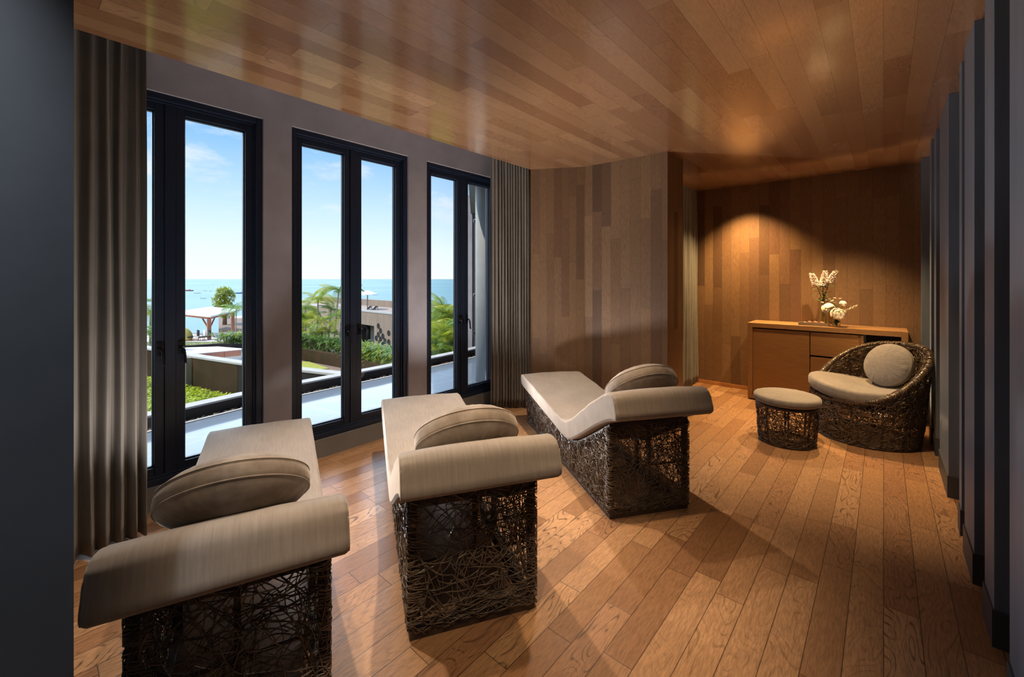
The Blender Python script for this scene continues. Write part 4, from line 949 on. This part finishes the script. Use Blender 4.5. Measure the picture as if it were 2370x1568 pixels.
m.build('glazing', simple('pale_green_glass', (.42, .55, .48), .15), r)
m = MB(); m.add([fx(sb, bz, .8), fx(sc_, bz, .8), fx(sc_, zl_, .8), fx(sb, zl_, .8)], [(0,1,2,3)]); m.build('door', M['dark'], r)
m = MB(); m.box((-.5, -.1, 0), (.5, .1, .4))
pk = Vector(fx(s_at(831)[0], 0, .5)); zz = zv(831, 765)
m = MB(); m.tube([pk+Vector((0, 0, zz-.1)), pk+Vector((0, 0, zz+.35)), pk+dv*.3+Vector((0, 0, zz+.4)), pk+dv*.75+Vector((0, 0, zz+.15)), pk+dv*.7+Vector((0, 0, zz-.95))], .17, 8); m.build('black_ornament', M['black'], r, smooth=True)
# roof slab + terrace parapet behind
m = MB(); m.prism([tuple(Vector(fx(0, 0, 0)).xy), tuple(Vector(fx(LW, 0, 0)).xy), tuple(Vector(fx(LW, 0, 4.2)).xy), tuple(Vector(fx(0, 0, 4.2)).xy)], ztop-.02, ztop+.10); m.build('roof_slab', noisy('roof_deck', (.32, .24, .2), (.44, .35, .3), .6, .9), r)
m = MB(); m.prism([tuple(Vector(fx(0, 0, -.03)).xy), tuple(Vector(fx(LW, 0, -.03)).xy), tuple(Vector(fx(LW, 0, .3)).xy), tuple(Vector(fx(0, 0, .3)).xy)], ztop+.02, ztop+.16); m.build('roof_edge', M['concrete'], r)
m = MB(); m.prism([tuple(Vector(fx(0, 0, 3.8)).xy), tuple(Vector(fx(LW, 0, 3.8)).xy), tuple(Vector(fx(LW, 0, 4.2)).xy), tuple(Vector(fx(0, 0, 4.2)).xy)], bz, ztop+.72); m.build('parapet', M['conc_warm'], r)
# parasol and two deck loungers on that roof
zr = ztop + GZ + .10
# depth at which the roof is met by sight line v=718
D = (CAM_H - zr)*F_PX/(717-646)
r = empty('parasol', gpz(850.5, D, zr)); tag(r, 'white parasol open on the roof terrace of the concrete building', 'parasol')
h_ = (717-672)*D/F_PX; m = MB(); m.tube([(0, 0, 0), (0, 0, h_)], .05, 8); m.build('pole', M['bark'], r)
m = MB(); Rr = 24.5*D/F_PX; m.lathe([(Rr, h_*.76), (Rr*.98, h_*.79), (Rr*.5, h_*.91), (.02, h_), (.02, h_-.05), (Rr*.5, h_*.86), (Rr*.97, h_*.76)], k=8); m.build('canopy', M['white'], r)
for u, lb in ((853, 'dark reclining lounger beneath the parasol'), (867, 'dark reclining lounger right of the parasol')):
    r = empty('sun_lounger', gpz(u, D*.99, zr)); tag(r, lb, 'sun lounger', 'loungers on the roof terrace'); m = MB(); w = 4.5*D/F_PX
    sl = RV*(w*1.3)
    a = Vector((0, 0, .02)) - RV*w*1.2; c = a + RV*w*1.7 + Vector((0, 0, w*1.9)); n = RV*w*1.15
    m.add([a, a+n, c+n, c] + [x+FV*.1 for x in (a, a+n, c+n, c)], [(0,1,2,3),(7,6,5,4),(0,4,5,1),(1,5,6,2),(2,6,7,3),(3,7,4,0)]); m.build('backrest', simple('slate_fabric', (.08, .08, .10), .8), r)
    m = MB(); m.tube([a+n, c+n], .04, 6); m.tube([Vector((0, 0, .0))+RV*.3, c+n*.9], .035, 6); m.build('frame', M['bark'], r)

# sea and boats
SZ = -14.0
b = MB(); b.add([site(-9000, 70, None, SZ), site(9000, 70, None, SZ), Vector((RV*90000+FV*30000)[:2]+(SZ,)), Vector((-RV*90000+FV*30000)[:2]+(SZ,))], [(0, 1, 2, 3)]); o = b.build('sea', M['sea']); struct(o)
def boat(u, v, L, label, hull, cab, name='boat', fx_=1):
    D = (CAM_H-SZ)*F_PX/(v-646); W_ = L*D/F_PX; p = site(u, D, None, SZ); r = empty(name, p, YAW); tag(r, label, 'boat', 'boats on the bay')
    m = MB(); vs = []; st_ = [(-.5, .10), (-.3, .13), (.2, .13), (.42, .07), (.5, .005)]
    for t, hw in st_:
        for s_, z in ((-hw, .09), (-hw*.6, -.01), (hw*.6, -.01), (hw, .09)): vs.append((t*W_, s_*W_, z*W_))
    m.add(vs, [(i*4+j, i*4+(j+1) % 4, i*4+4+(j+1) % 4, i*4+4+j) for i in range(4) for j in range(4)] + [(0, 1, 2, 3)]); m.build('hull', hull, r)
    m = MB(); m.box((-.25*W_, -.07*W_, .09*W_), (.12*W_, .07*W_, .17*W_)); m.build('cabin', cab, r)
wht = M['white']; red = simple('red_hull', (.55, .08, .09), .6); blu = simple('blue_hull', (.08, .2, .45), .6)
for a in ((436, 674, 24, 'long red and white boat at the left of the first large pane', red, wht), (475, 673.5, 9, 'small white boat, left of a close pair', wht, wht), (487.5, 674.5, 7, 'small white boat, right of a close pair', wht, wht),
          (457, 679.5, 15, 'white boat trailing a wake below the red boat', wht, wht), (471, 691.5, 14, 'nearest white boat in the first large pane', wht, wht), (499, 684, 8, 'tiny white boat beside the tree crown', wht, wht),
          (482, 667, 3, 'tiny boat above the pair', wht, red), (494.5, 659, 3, 'dark speck of a boat near the horizon', blu, red), (524, 655.5, 4, 'faint white boat nearest the horizon', wht, wht),
          (556, 680, 26, 'long blue ferry with white decks behind the slender palm', blu, wht), (539, 680, 10, 'grey boat left of the blue ferry', blu, wht), (349, 710, 18, 'white boat beside the left curtain', wht, wht)): boat(*a)
